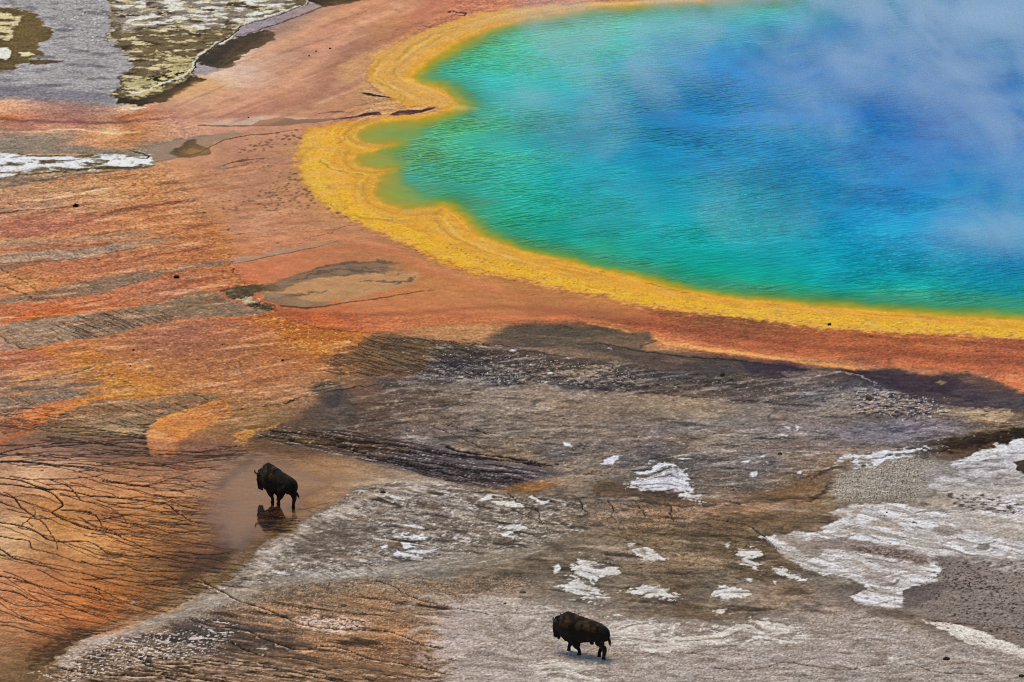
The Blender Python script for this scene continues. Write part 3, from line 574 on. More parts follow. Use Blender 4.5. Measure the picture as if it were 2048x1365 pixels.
    area([(1560,745),(1640,742),(1690,744),(1640,755),(1590,775)],(140,124,112),6,1.5,.4,.6)
    stroke([(1600,770),(1640,752),(1680,745),(1720,752),(1760,772)],2,(165,150,140),.7,2,1,.3)
    area([(1700,850),(1850,840),(1960,850),(1850,880),(1700,890),(1600,900)],(150,140,148),20,1.5,.8,.5,tex=grain(30,4,-.3,.3,80))
    area([(1780,858),(1850,845),(1880,850),(1800,862)],(92,78,92),4,1.8,.3,.6)
    area([(1880,905),(1900,880),(1940,868),(2000,862),(2080,850),(2080,870),(2000,890),(1930,905)],(68,46,24),6,2,.4,.85)
    area([(1900,890),(2040,855),(2080,850),(2080,865),(1960,895)],(45,30,18),7,2,.4,.7,tex=grain(30,4,-.3,.3,81))
    area([(1850,912),(1920,900),(1990,885),(2010,890),(1930,918)],(118,84,54),6,2.4,.4,.7)
    # --- brown slope south of it --------------------------------------------------
    area([(950,985),(1000,965),(1060,945),(1120,930),(1180,912),(1240,908),(1230,940),(1160,960),(1100,975),(1020,985)],(170,140,108),8,1.4,.6,.7,tex=grain(8,2.6,-.3,.3,82))
    area([(960,985),(1010,970),(1060,962),(1120,968),(1080,985),(1000,990)],(138,92,48),6,1.2,.4,.8)
    area([(1200,960),(1290,975),(1380,1000),(1460,1005),(1400,1012),(1280,1005),(1180,990)],(112,82,52),8,1.5,.5,.7)
    stroke([(1000,985),(1100,990),(1200,998),(1300,1008),(1380,1014),(1470,1010),(1520,1000)],3.4,(78,68,64),.7,3,1.5,.3)
    stroke([(1180,1010),(1260,1020),(1340,1028),(1420,1022),(1500,1015),(1580,1010),(1640,1000)],8,(176,134,100),.7,7,1.2,.4)
    stroke([(1480,1005),(1560,985),(1600,975),(1625,960),(1650,930),(1700,925)],6,(132,100,70),.7,5,1.2,.3)
    stroke([(1615,965),(1645,945),(1680,935),(1700,932)],5,(82,62,52),.8,3,1.2,.2)
    stroke([(1590,1010),(1620,1000),(1648,985),(1655,965)],4,(70,50,32),.6,4,1.4,.3)
    area([(1480,990),(1540,982),(1600,985),(1560,1000),(1490,1003)],(132,98,66),8,1,.4,.7)
    area([(1340,1040),(1500,1030),(1640,1025),(1670,1035),(1600,1060),(1540,1075),(1560,1105),(1600,1140),(1540,1165),(1480,1150),(1400,1110),(1330,1070)],(128,100,66),12,1.5,.6,.7)
    area([(1250,1040),(1500,1040),(1560,1140),(1480,1180),(1300,1180),(1180,1120),(1180,1060)],(92,72,46),16,1.5,1,.45,tex=dirtex(22,3,.05,.35,83,.1))
    area([(1330,1110),(1420,1105),(1450,1130),(1380,1135)],(176,146,112),12,1,.8,.5)
    MS=[(1100,990),(1480,990),(1660,1000),(1680,1040),(1560,1080),(1560,1170),(1700,1215),(1500,1235),(1220,1215),(1000,1190),(900,1130),(1050,1080),(1180,1030)]
    area(MS,(84,64,42),24,1.6,1,.6,tex=grain(130,14,.04,.38,412,6,.05))
    area(MS,(184,164,142),24,1.6,1,.5,tex=grain(120,13,.1,.4,413,6,.05))
    sw1 = fbm((U + pl.W1[0]*130)/150, (V + pl.W1[1]*52 + U*.03)/13, 5, 701)
    sw2 = fbm((U + pl.W1[1]*110)/60, (V + pl.W1[0]*40)/8, 5, 702)
    ALLDRY=[(760,665),(1240,725),(1640,740),(2400,860),(2400,1500),(60,1430),(130,1308),(420,1190),(600,1050),(720,985),(900,965),(760,925),(600,890),(560,860),(760,780)]
    wd_, md_ = pl.poly(ALLDRY, 20, 1, .6)
    a, b = sw1[wd_], sw2[wd_]
    cc = pl.C[wd_]
    cc = cc * (1 + (a*.30 + b*.17)[...,None]*md_[...,None])
    cc = cc + (np.clip(fbm(U[wd_]/210, V[wd_]/50, 4, 703),-.5,.5)[...,None]*np.array((16,3,-12),F4))*md_[...,None]
    cc = cc + (cc.mean(axis=2, keepdims=True) - cc) * .05 * md_[...,None]
    pl.C[wd_] = cc * (1 - .04 * md_[...,None])
    def swt(lo, hi, sgn=1):
        return lambda UU_, VV_: sstep(lo, hi, sgn*fbm((UU_ + 60*perlin(UU_/90,VV_/34,11))/90, (VV_ + 22*perlin(UU_/90,VV_/34,12))/9, 6, 704))
    # gravelly patch
    GR=[(1660,990),(1670,960),(1690,945),(1740,920),(1820,915),(1880,925),(1900,950),(1880,975),(1840,1000),(1760,1003),(1690,1005)]
    area(GR,(152,141,128),8,2.2,.6,.8)
    area(GR,(196,186,164),8,2,.6,.55,tex=grain(3.4,1.9,.05,.3,84,2))
    area(GR,(84,70,56),8,2,.6,.6,tex=grain(3.6,1.9,.15,.35,85,2))
    area([(1850,935),(1910,930),(1920,960),(1880,985),(1840,1000)],(148,140,134),12,2,.5,.8)
    WHT=(212,214,218)
    # broad white sheets on the right
    area([(1900,925),(1960,910),(2060,875),(2150,860),(2150,1040),(2048,1040),(1980,1015),(1900,1000),(1860,975),(1870,960),(1930,950)],(188,182,180),6,2,.6,.92,tex=grain(40,7,-.4,.1,86))
    area([(1960,900),(2048,876),(2150,860),(2150,890),(2048,905),(1940,925),(1900,935)],(206,202,200),3,1.8,.4,.9,tex=grain(30,5,-.5,.0,87))
    area([(1950,1000),(2048,985),(2150,990),(2150,1045),(2048,1040)],(212,212,228),6,2,.4,.8,tex=grain(24,4,-.2,.15,88))
    area([(1880,985),(1960,990),(2040,1005),(2048,1035),(1980,1028),(1920,1015)],(96,74,60),5,2,.4,.75,tex=grain(16,2.8,.0,.2,89))
    area([(2030,925),(2060,918),(2060,950),(2040,945),(2030,935)],(66,48,30),3,1.4,.2,.85)
    area([(1960,950),(2060,945),(2060,975),(1970,970)],(142,128,122),8,2,.4,.6,tex=grain(22,3,-.2,.2,90))
    WS=[(1520,1075),(1548,1068),(1556,1078),(1588,1062),(1610,1066),(1640,1062),(1660,1048),(1690,1034),(1655,1026),(1700,1012),(1760,1008),(1800,1006),(1835,1018),(1880,1025),(1940,1020),(2000,1028),(2060,1032),(2150,1035),(2150,1120),(2060,1120),(1980,1118),(1900,1112),(1870,1115),(1882,1142),(1870,1165),(1830,1172),(1808,1180),(1800,1195),(1806,1216),(1770,1215),(1718,1210),(1704,1192),(1740,1178),(1712,1160),(1660,1150),(1620,1140),(1590,1130),(1562,1105),(1548,1090)]
    area(WS,(184,178,174),3,1.2,.25,.92)
    area(WS,(206,206,216),4,1.6,.3,.9,tex=grain(130,22,-.35,.25,91,6,.12))
    area(WS,(228,231,244),4,1.6,.3,.8,tex=grain(80,9,.0,.3,92,6,.2))
    area(WS,(150,140,136),4,1.6,.3,.6,tex=grain(90,8,.1,.36,392,6,.25))
    area(WS,(96,78,68),4,1.6,.3,.7,tex=grain(40,5,.3,.45,393,6,.2))
    area(WS,(178,160,146),8,1.6,.5,.75,tex=swt(.06,.26))
    area(WS,(134,116,106),6,1.6,.5,.65,tex=swt(.2,.34,-1))
    area([(1545,1066),(1600,1075),(1650,1100),(1640,1115),(1600,1105),(1560,1080)],(152,136,122),6,1,.3,.75)
    area([(1620,1075),(1700,1080),(1780,1092),(1850,1110),(1865,1125),(1840,1130),(1760,1112),(1680,1100),(1620,1098)],(150,130,122),5,1.4,.3,.85)
    area([(1700,1090),(1790,1098),(1850,1118),(1860,1128),(1800,1118),(1720,1104)],(112,84,74),4,1.6,.3,.8,tex=grain(9,2.4,-.15,.15,93))
    area([(1860,1060),(1900,1050),(1930,1065),(1890,1075)],(150,132,122),5,1.6,.3,.7)
    area([(1900,1022),(1980,1030),(2060,1050),(2150,1060),(2150,1090),(2000,1075),(1920,1060)],(186,176,166),10,1.4,.5,.7)
    area([(1730,1140),(1780,1145),(1770,1165),(1730,1160)],(155,140,130),6,1.8,.3,.6)
    area([(1860,1115),(1900,1108),(2000,1118),(2150,1125),(2150,1330),(1980,1290),(1880,1250),(1800,1218),(1806,1190),(1830,1174),(1870,1166),(1884,1142)],(140,126,120),8,1.4,.4,.85)
    area([(1806,1190),(1830,1174),(1870,1166),(1900,1165),(1880,1190),(1830,1215),(1806,1212)],(108,94,92),7,1.2,.3,.8)
    area([(1880,1115),(2150,1130),(2150,1300),(1900,1240),(1820,1210)],(82,64,54),18,1,.5,.85,tex=grain(8,2.2,.2,.36,94))
    area([(1880,1140),(1960,1150),(1980,1180),(1900,1175)],(70,52,38),12,1,.5,.8,tex=grain(10,2.6,.1,.25,95))
    area([(1920,1118),(2060,1110),(2150,1120),(2150,1150),(2000,1145)],(180,172,166),8,1.6,.5,.7,tex=grain(26,4,-.3,.2,96))
    stroke([(1850,1235),(1900,1245),(1960,1260),(2060,1280)],6,(132,102,82),.55,6,1.6,.4)
    area([(1838,1240),(1860,1246),(1880,1243),(1895,1244),(1950,1258),(2000,1280),(2060,1300),(2100,1315),(2048,1318),(2020,1308),(1980,1300),(1950,1295),(1900,1268),(1870,1252)],(222,216,208),3,1,.2,.93,tex=grain(14,2.6,-.42,-.1,97,3,.35))
    # crust along lower right
    LR=[(870,1290),(900,1215),(1000,1195),(1100,1205),(1220,1230),(1400,1250),(1560,1240),(1700,1215),(1900,1280),(2150,1330),(2150,1430),(880,1430),(900,1340)]
    area(LR,(176,162,155),34,2.4,1.4,.75,tex=grain(60,12,-.55,-.05,409,5))
    area(LR,(128,110,100),16,1.6,.8,.5,tex=grain(4.5,2.2,.05,.4,98,2))
    area(LR,(205,196,190),16,1.6,.8,.5,tex=grain(4.2,2.1,.05,.4,99,2))
    area(LR,(140,112,86),14,1.6,.8,.5,tex=grain(50,9,.1,.5,100))
    area([(900,1200),(970,1190),(1060,1205),(1120,1215),(1060,1240),(980,1240),(900,1225)],(198,186,176),10,2,.6,.75,tex=grain(6,2.2,-.3,.25,101))
    area([(850,1285),(880,1272),(960,1268),(1010,1280),(940,1300),(920,1322),(890,1315),(866,1300)],(202,184,176),4,1.8,.4,.9,tex=grain(7,2.4,-.4,.2,102))
    area([(880,1340),(900,1330),(960,1345),(1100,1350),(1100,1430),(900,1430)],(190,176,170),8,1.8,.5,.8,tex=grain(7,2.4,-.3,.3,103))
    area(LR,(202,194,188),30,2,1,.4,tex=swt(.05,.34))
    area(LR,(140,118,100),30,2,1,.4,tex=swt(.08,.32,-1))
    # brown basin between: lower centre-left
    BR=[(420,1195),(560,1175),(760,1150),(900,1160),(1050,1150),(1080,1180),(950,1195),(900,1215),(890,1260),(880,1290),(920,1320),(900,1345),(700,1330),(500,1300),(300,1290),(250,1280),(340,1240)]
    area(BR,(98,76,56),16,1.2,.8,.5,tex=grain(32,5,.0,.4,104,4,.12))
    area(BR,(176,136,98),16,1.2,.8,.55,tex=grain(46,7,.0,.4,105,4,.12))
    area(BR,(62,46,36),14,1.2,.6,.5,tex=grain(4.6,1.8,.18,.4,106,2))
    area(BR,(205,180,150),14,1.2,.6,.45,tex=grain(4.6,1.8,.22,.42,107,2))
    area([(340,1250),(430,1235),(520,1260),(620,1290),(560,1310),(420,1290),(340,1280)],(74,62,54),18,1.2,.8,.7)
    LB=[(60,1430),(130,1308),(200,1285),(300,1262),(420,1225),(560,1200),(760,1180),(900,1215),(880,1290),(920,1320),(900,1430)]
    area(LB,(64,46,32),18,1.4,.8,.75,tex=grain(150,9,.06,.36,405,6,.13))
    area(LB,(186,138,94),18,1.4,.8,.6,tex=grain(130,10,.08,.4,406,6,.13))
    area([(150,1300),(300,1270),(480,1250),(620,1290),(700,1340),(500,1400),(200,1400)],(72,58,50),22,1.6,.8,.7,tex=grain(120,10,-.1,.3,407,6,.13))
    area([(60,1430),(130,1308),(240,1270),(420,1265),(560,1300),(460,1430)],(206,190,176),14,1.8,.8,.8,tex=grain(46,6,.14,.36,408,6,.1))
    area([(590,1240),(640,1228),(720,1238),(740,1255),(690,1270),(620,1262)],(216,184,164),8,2,.5,.85,tex=grain(9,2.4,-.12,.15,108))
    area([(100,1340),(180,1290),(300,1300),(420,1310),(560,1320),(700,1330),(880,1345),(900,1430),(60,1430)],(118,92,68),16,1.4,.8,.5)
    area([(60,1430),(130,1308),(200,1285),(300,1290),(420,1310),(620,1330),(880,1350),(900,1430)],(52,38,28),14,1.4,.7,.75,tex=grain(50,5,.0,.28,109,4,.14))
    area([(60,1430),(130,1308),(200,1285),(300,1290),(420,1310),(620,1330),(880,1350),(900,1430)],(186,150,116),14,1.4,.7,.7,tex=grain(30,3.4,.06,.3,110,4,.14))
    area([(120,1310),(200,1275),(330,1260),(480,1265),(420,1310),(300,1330),(120,1370)],(212,200,190),14,1.6,.6,.8,tex=grain(9,2.2,.12,.3,111))
    area([(480,1250),(540,1230),(600,1245),(560,1265)],(205,198,192),6,1,.3,.0)
    for P in ([(395,1253),(420,1262),(450,1268),(480,1270)],[(400,1238),(430,1243),(470,1250)],[(250,1300),(300,1305),(350,1312)],[(60,1345),(90,1352),(120,1362)]):
        stroke(P,3.4,(214,206,200),.9,2,2,.4,tex=grain(8,2.2,-.1,.15,112))
    # grey crust west (beside the wet basin)
    CW=[(900,965),(860,958),(800,962),(720,977),(700,985),(670,1010),(650,1022),(600,1045),(590,1060),(545,1075),(520,1092),(508,1112),(490,1137),(460,1165),(420,1182),(400,1192),(480,1178),(560,1160),(640,1150),(760,1140),(900,1120),(1060,1100),(1180,1060),(1180,1010),(1100,990),(1000,985)]
    area(CW,(146,134,122),8,1.4,.4,.8)
    area(CW,(84,72,62),8,1.4,.5,.7,tex=ridge(44,8,.09,113,4,.2))
    area(CW,(112,98,84),10,1.4,.5,.7,tex=grain(26,6,.0,.3,213,4,.1))
    area(CW,(176,160,142),10,1.4,.5,.7,tex=grain(40,7,.02,.3,214,4,.15))
    area(CW,(104,88,70),12,1.4,.5,.7,tex=grain(46,7,.0,.3,114,4,.12))
    area(CW,(206,198,190),8,1.4,.5,.6,tex=grain(16,3.2,.14,.34,115,4,-.2))
    area(CW,(74,60,48),14,1.6,.6,.75,tex=grain(70,13,.05,.4,401,6,.1))
    area(CW,(136,108,78),14,1.6,.6,.6,tex=grain(90,16,.08,.4,402,5,.1))
    area(CW,(214,206,198),10,1.6,.6,.75,tex=grain(52,7,.2,.42,403,6,.15))
    area([(500,1165),(515,1110),(560,1078),(610,1055),(660,1030),(740,990),(860,968),(900,975),(760,1010),(700,1040),(640,1065),(590,1100),(560,1140)],(196,180,164),10,2.4,.9,.75,tex=grain(44,8,-.2,.25,404,6,.3))
    area([(640,1040),(700,1040),(760,1065),(720,1100),(620,1120),(570,1100)],(108,92,78),14,1.5,.6,.75,tex=grain(18,3.4,-.4,.1,116))
    stroke([(500,1160),(520,1120),(560,1085),(610,1060),(680,1020),(740,990),(800,975),(880,965)],9,(190,168,144),.35,10,2,.6)
    stroke([(700,972),(760,962),(830,962),(900,968)],7,(205,188,168),.5,7,1.4,.3)
    CH=[(240,1262),(330,1232),(420,1192),(520,1178),(600,1152),(680,1140),(760,1135),(860,1118),(960,1108),(1060,1090),(1100,1100),(1000,1130),(880,1140),(760,1152),(640,1165),(540,1180),(430,1212),(340,1240),(260,1275)]
    area(CH,(152,139,123),9,1.2,.7,.6)
    area(CH,(190,178,162),9,1.2,.7,.45,tex=grain(40,4,.0,.35,117,3,-.2))
    area([(600,1145),(760,1130),(760,1150),(640,1160)],(188,182,170),10,1,.5,.6,tex=grain(20,3,-.2,.2,118,3,.5))
    stroke([(62,1375),(110,1322),(130,1306),(160,1282),(200,1269),(240,1257),(290,1242),(330,1227),(400,1190)],2.2,(196,160,122),.45,3,1.6,.4)
    area([(110,1330),(130,1307),(165,1283),(240,1262),(220,1285),(160,1310),(140,1340)],(196,176,156),6,1.4,.3,.6)
    area([(820,1190),(960,1180),(960,1430),(820,1430)],(182,164,150),30,3,1.6,.7,tex=swt(-.1,.2))
    # --- wet basin, lower left -------------------------------------------------------
    w, m = pl.poly(BASIN_EDGE, 6, 1, .3)
    pl.wet[w] = np.maximum(pl.wet[w], m * .22)
    area([(490,925),(530,912),(600,915),(680,935),(700,960),(660,985),(625,1010),(600,1040),(575,1075),(520,1090),(470,1085),(440,1050),(440,990),(465,950)],(160,122,84),26,.6,.4,.25,wet=None)
    w2, m2 = pl.poly([(440,930),(500,905),(560,912),(640,930),(720,950),(760,962),(690,980),(640,1005),(605,1040),(585,1068),(525,1090),(480,1120),(430,1090),(390,1040),(400,970)],80,1.6,1.2)
    pl.wet[w2] = np.maximum(pl.wet[w2], m2 * .6)
    pl.C[w] += (m * fbm(U[w] / 70, (V[w] - U[w] * .12) / 12, 4, 121) * 24)[..., None] * np.array([1, .95, .8], F4)
    stroke([(512,905),(495,925),(475,945),(450,965),(430,985)],9,(104,86,74),.75,10,.8,.5)
    stroke([(700,985),(660,975),(610,990),(580,1005)],6,(130,96,66),.4,8,.8,.4)
    stroke([(510,1060),(480,1085),(450,1105),(420,1125),(390,1140),(360,1165)],17,(84,58,38),.8,18,1.1,.7)
    stroke([(560,1070),(520,1085),(500,1110),(480,1130),(450,1155),(400,1178),(350,1195),(300,1215),(240,1240),(180,1258)],[3,5,7,8,9,9,8,7,6,4],(112,84,40),.6,8,1.6,.5,taper=False)
    area([(60,1310),(100,1280),(150,1262),(180,1275),(150,1290),(110,1320),(60,1345)],(76,54,26),9,2,.5,.75,tex=grain(16,3.4,-.3,.15,122))
    area([(515,1035),(545,1030),(590,1040),(592,1060),(550,1076),(520,1070)],(150,115,60),14,1,.3,.35)
    # rivulets: dark veins forking eastwards
    angs = [(-20,860,-.1),(100,860,.0),(250,850,.05),(380,850,-.02),(500,850,.1),(-20,900,-.02),(100,900,-.03),(250,900,.06),(400,900,-.02),(500,880,-.1),(0,960,.16),(100,960,.2),(250,960,.25),(400,960,.02),(500,950,-.15),(0,1020,.45),(100,1020,.42),(200,1020,.35),(300,1020,.2),(450,1020,.06),(0,1080,.55),(100,1080,.55),(200,1080,.4),(320,1090,.22),(450,1090,.1),(0,1140,.6),(100,1150,.5),(200,1150,.35),(350,1140,.12),(0,1200,.6),(100,1200,.5),(200,1200,.4),(300,1200,.3),(0,1260,.35),(100,1260,.3),(200,1250,.3),(0,1330,.25),(560,860,.3),(650,880,.2),(750,900,.17),(850,920,.15),(1000,950,.1)]
    pl.C[w] *= (1 + m[...,None]*np.array((-.03,-.06,-.13),F4))
    angs = [(a, b, c * .62) for a, b, c in angs]
    af = rbf(angs, 1.5, (-80, 800, 1100, 1420), 20)
    fld = lambda x, y: af(np.array(x, F4), np.array(y, F4))[..., 0]
    BAS = np.array(BASIN_EDGE)
    def inside(P, Q):
        x, y = P[:, 0], P[:, 1]; r = np.zeros(len(P), bool); n = len(Q)
        for k in range(n):
            ax, ay = Q[k]; bx, by = Q[(k + 1) % n]
            if ay != by: r ^= ((ay > y) != (by > y)) & (x < (bx - ax) * (y - ay) / (by - ay) + ax)
        return r
    def veins(n, box, L, w0, w1, val, poly=None, fl=fld, jit=.13, wob=.075, col=(52,32,20), h=-.02, kx=1.3, keep=None, seed=1):
        g = np.random.RandomState(seed)
        st = np.stack([g.uniform(box[0], box[2], n), g.uniform(box[1], box[3], n)], 1)
        if poly is not None: st = st[inside(st, poly)]
        Ls = L * g.uniform(.35, 1.3, len(st))
        p, wd = trace(st, fl, Ls, g, jit, 3.0, w0, w1, wob)
        if poly is not None:
            k = inside(p, poly); p = p[k]; wd = wd[k]
        if keep is not None:
            k = keep(p); p = p[k]; wd = wd[k]
        M = pl.splat(p, wd, np.full(len(p), val), kx)
        pl.mix(W, M, col, 1.0, h=h, wet=.2)
    MAIN = [([(-10,955),(40,962),(90,978),(130,980),(180,992),(260,998),(330,1008),(380,1016),(420,1022),(470,1030)],2.6),
     ([(-10,967),(60,975),(95,982),(118,1000),(125,1012),(105,1026),(130,1040),(170,1056),(210,1062),(250,1078),(290,1096),(330,1108),(400,1118)],2.4),
     ([(30,1000),(42,1014),(62,1030),(85,1045),(98,1062),(112,1085),(115,1100)],2.0),
     ([(-10,1044),(40,1052),(70,1062),(95,1078),(120,1084),(160,1082),(190,1088),(205,1100),(220,1108),(260,1112),(320,1116)],2.4),
     ([(-10,1090),(20,1112),(40,1120),(80,1132),(130,1142),(180,1150),(220,1165),(260,1172)],2.0),
     ([(-10,1152),(30,1158),(70,1170),(110,1180),(150,1190),(200,1202)],2.1),
     ([(-10,1178),(40,1188),(60,1200),(100,1206),(150,1220),(200,1232),(235,1245)],1.7),
     ([(100,960),(140,975),(160,1000),(200,1008),(240,1028),(255,1048)],1.5),
     ([(120,1020),(180,1025),(200,1040),(205,1052),(230,1065),(250,1080)],1.7),
     ([(335,1010),(350,1022),(370,1036),(390,1045),(430,1052),(480,1055)],1.6),
     ([(-10,985),(15,993),(35,1000),(62,1008),(100,1022)],2.2),
     ([(200,960),(260,970),(310,976),(350,980),(380,990),(430,998)],1.4),
     ([(0,1004),(20,1012),(45,1020)],2.2),([(66,1052),(55,1044),(45,1048)],1.2),
     ([(-10,925),(60,925),(120,935),(180,950),(240,968)],1.6),([(-10,910),(40,898),(100,890),(160,885),(230,892),(300,900),(400,905)],1.6),
     ([(-10,1072),(30,1078),(58,1083),(66,1098),(110,1108),(140,1120),(180,1128),(240,1132),(300,1138)],1.7),
     ([(40,1052),(70,1030),(65,1015)],1.0),([(140,1165),(190,1176),(205,1182),(240,1200),(270,1210)],1.6),([(190,1176),(208,1196)],1.3)]
    for P, wd in MAIN:
        n = len(P); stroke(curve(P,4), list(np.linspace(wd, wd*.35, 6)), (28,15,9), 1.0, .9, .3, .1, h=-.04, taper=False)
    area([(0,840),(40,835),(80,850),(300,880),(480,885),(500,905),(300,930),(0,905)],(105,72,58),12,1,.4,.35)
    BUP = [(-60,900),(0,888),(60,865),(110,855),(160,850),(290,868),(300,912),(350,905),(470,890),(500,905),(430,940),(250,950),(-60,935)]
    veins(120,(-60,850,500,950),190,1.15,.4,.8,BUP,seed=5,wob=.05,jit=.08)
    veins(120,(-60,950,480,1280),190,1.1,.3,.85,BAS,seed=6)
    veins(300,(150,1000,560,1230),130,.8,.25,.6,BAS,seed=7,wob=.06,jit=.1,col=(58,34,18))
    veins(260,(-40,1180,300,1300),50,.7,.3,.5,BAS,seed=8,col=(80,48,28))
    veins(140,(300,880,560,990),90,.7,.3,.5,BAS,seed=9,wob=.05,jit=.08,col=(70,46,32))
    # strands running across from the golden tip
    STR=[(505,876),(520,862),(560,852),(700,862),(850,890),(1000,930),(1120,945),(1000,978),(900,965),(800,940),(700,915),(600,895)]
    area(STR,(92,74,64),12,1.2,.5,.85)
    area([(500,880),(560,858),(680,870),(800,900),(700,900),(600,890)],(100,74,40),14,1.2,.5,.7)
    area([(850,890),(1000,925),(1140,945),(1000,975),(880,955),(760,925)],(88,80,84),16,1.2,.6,.75)
    area(STR,(176,160,150),12,1.2,.5,.65,tex=grain(38,2.6,.1,.35,123,3,.17))
    for k,P in enumerate(([(512,876),(560,876),(610,886),(700,893),(800,902),(860,915)],[(530,860),(600,868),(700,880),(780,888),(850,902),(900,915)],[(520,870),(600,884),(680,893),(760,915),(840,935)],[(650,880),(720,885),(790,890),(870,905),(950,912),(1020,922),(1100,935)],[(860,905),(950,915),(1050,925),(1120,930)],[(760,915),(850,925),(950,940),(1050,948)],[(840,935),(920,940),(1000,955),(1050,960)],[(700,905),(800,930),(900,948),(980,962)],[(880,890),(920,903),(990,912),(1080,925)])):
        stroke(curve(P,4),2.0 if k<3 else 2.4,(42,28,18) if k<3 else (40,30,30),.9,1.2,.9,.25,h=-.06)
    sf = lambda x,y: .17+0*np.array(x)
    veins(260,(520,860,1060,965),110,1.0,.4,.75,np.array(STR),fl=sf,seed=10,wob=.05,jit=.1,col=(40,28,24))
    BR2=[(720,690),(752,668),(800,672),(860,690),(860,740),(800,760),(720,745),(640,720),(700,700)]
    area(BR2,(112,78,54),14,1.2,.6,.7)
    veins(240,(620,668,960,750),70,.85,.3,.75,None,fl=lambda x,y:.3+0*np.array(x),seed=11,wob=.06,jit=.12,col=(48,30,26),keep=lambda p:(p[:,1]>664+.07*(p[:,0]-640))&(p[:,1]<752)&(p[:,0]>690-(p[:,1]-690)))
    # combs in the side streams
    cf = lambda a: (lambda x,y: a+0*np.array(x))
    veins(170,(0,484,360,530),26,.6,.25,.5,np.array(S1),fl=cf(.9),seed=12,col=(88,66,60),h=-.03)
    veins(260,(0,515,460,610),26,.6,.25,.5,np.array(S2),fl=cf(.7),seed=13,col=(78,60,54),h=-.03)
    veins(70,(100,615,330,690),60,.95,.35,.75,np.array(S3),fl=cf(.5),seed=14,col=(44,30,30),h=-.02,wob=.06,jit=.08)
    veins(300,(0,600,470,698),30,.6,.25,.4,np.array(S3),fl=cf(.5),seed=15,col=(72,56,50),h=-.02)
    veins(110,(0,775,190,828),36,.7,.3,.65,np.array(G1),fl=cf(.7),seed=16,col=(58,44,42))
    veins(130,(70,786,450,915),75,.95,.3,.75,np.array(G2),fl=lambda x,y:.42-.9*np.clip((y-790)/110,0,1)*.45,seed=17,col=(48,34,28),wob=.07)
    veins(70,(-40,815,120,880),60,.9,.4,.8,None,fl=cf(.12),seed=18,col=(56,34,28),wob=.06,keep=lambda p:(p[:,1]<868-.1*p[:,0])&(p[:,1]>826-.2*p[:,0])&(p[:,0]<150))
    veins(300,(420,790,640,870),60,.6,.3,.4,None,fl=cf(-.05),seed=19,col=(96,64,42),wob=.06)
    # fine lineation on all mats
    MATS=[(-60,340),(300,336),(560,300),(620,420),(700,470),(480,520),(460,610),(700,660),(720,760),(500,860),(300,830),(-60,880)]
    area(MATS,(226,166,128),24,1,.8,.5,tex=grain(110,10,.0,.45,325,4,-.13))
    area(MATS,(148,78,50),24,1,.8,.5,tex=grain(120,9,.05,.42,326,4,-.13))
    area(MATS,(132,98,82),24,1,.8,.45,tex=grain(90,7,.12,.42,327,4,-.13))
    area([(330,215),(560,60),(760,0),(900,-20),(860,60),(740,110),(720,200),(600,250),(430,260)],(228,176,150),24,1,.9,.5,tex=grain(150,16,.0,.4,328,4,-.35))
    area([(330,215),(560,60),(760,0),(900,-20),(860,60),(740,110),(720,200),(600,250),(430,260)],(150,96,84),24,1,.9,.5,tex=grain(150,13,.05,.4,329,4,-.35))
    area(MATS,(110,62,44),20,1,.5,.42,tex=grain(11,1.8,.1,.45,125,3,-.08))
    area(MATS,(236,168,104),20,1,.5,.36,tex=grain(12,1.9,.12,.48,126,3,-.08))
    # cracks across crusts
    for P,wd in (([(400,1158),(440,1180),(480,1202),(540,1222),(610,1250),(700,1260),(780,1265),(850,1290),(880,1295)],2.4),([(380,1238),(430,1252),(480,1258),(540,1282),(600,1300),(650,1290),(690,1298),(740,1318),(820,1330),(900,1350)],2.2),
      ([(250,1310),(330,1328),(420,1322),(480,1330),(560,1338),(620,1352),(680,1366)],2.6),([(100,1330),(170,1345),(250,1352),(330,1350),(400,1360),(470,1368)],2.6),([(450,1280),(520,1310),(600,1318),(650,1330)],1.6),
      ([(1850,1238),(1950,1250),(2060,1258)],1.0),([(1420,1335),(1480,1340),(1530,1335),(1575,1325),(1640,1335),(1690,1340),(1760,1330),(1820,1330),(1880,1345),(2000,1348)],1.3),([(1270,1295),(1340,1302),(1400,1310),(1460,1308)],1.0),
      ([(750,1160),(780,1170),(830,1195),(880,1210),(940,1222),(1000,1235)],1.5),([(540,1205),(590,1215),(620,1222)],1.2),([(1015,985),(1040,1005),(1070,1015),(1085,1050)],1.4),([(1020,1015),(1060,1035),(1085,1045)],1.3),([(1215,1002),(1228,1018),(1224,1030),(1232,1042)],1.0),([(1330,1002),(1344,1016),(1340,1030),(1350,1044)],1.0),([(1270,1004),(1282,1020),(1290,1034)],.9),([(1160,1000),(1165,1015),(1180,1030)],1.2),
      ([(1430,1040),(1480,1048),(1510,1060),(1545,1088),(1560,1100)],1.3),([(1440,1000),(1470,1008),(1480,1012)],1.2),([(940,855),(980,870),(1030,880)],1.1),([(860,850),(930,880),(960,895),(990,905)],1.3),([(880,848),(950,862),(1010,870)],1.0),([(800,905),(880,925),(940,940)],1.2)):
        stroke(curve(P,4),wd*.75,(34,24,18),.95,.8,.4,.25,h=-.09)
        if wd>2: stroke(curve([(x+2,y+4.5) for x,y in P],4),wd*1.2,(206,178,150),.6,2,1.6,.25,tex=grain(30,6,-.15,.2,601,5))
    # polygonal cracking, right of centre
    area([(1180,1000),(1420,1000),(1500,1040),(1560,1110),(1500,1160),(1300,1170),(1200,1060)],(76,62,50),18,1,.6,.55,tex=ridge(26,7,.07,127,2,.3))
    area([(1100,990),(1400,1010),(1380,1060),(1150,1060)],(60,52,50),18,1,.6,.5,tex=ridge(20,7,.06,128,2,.8))
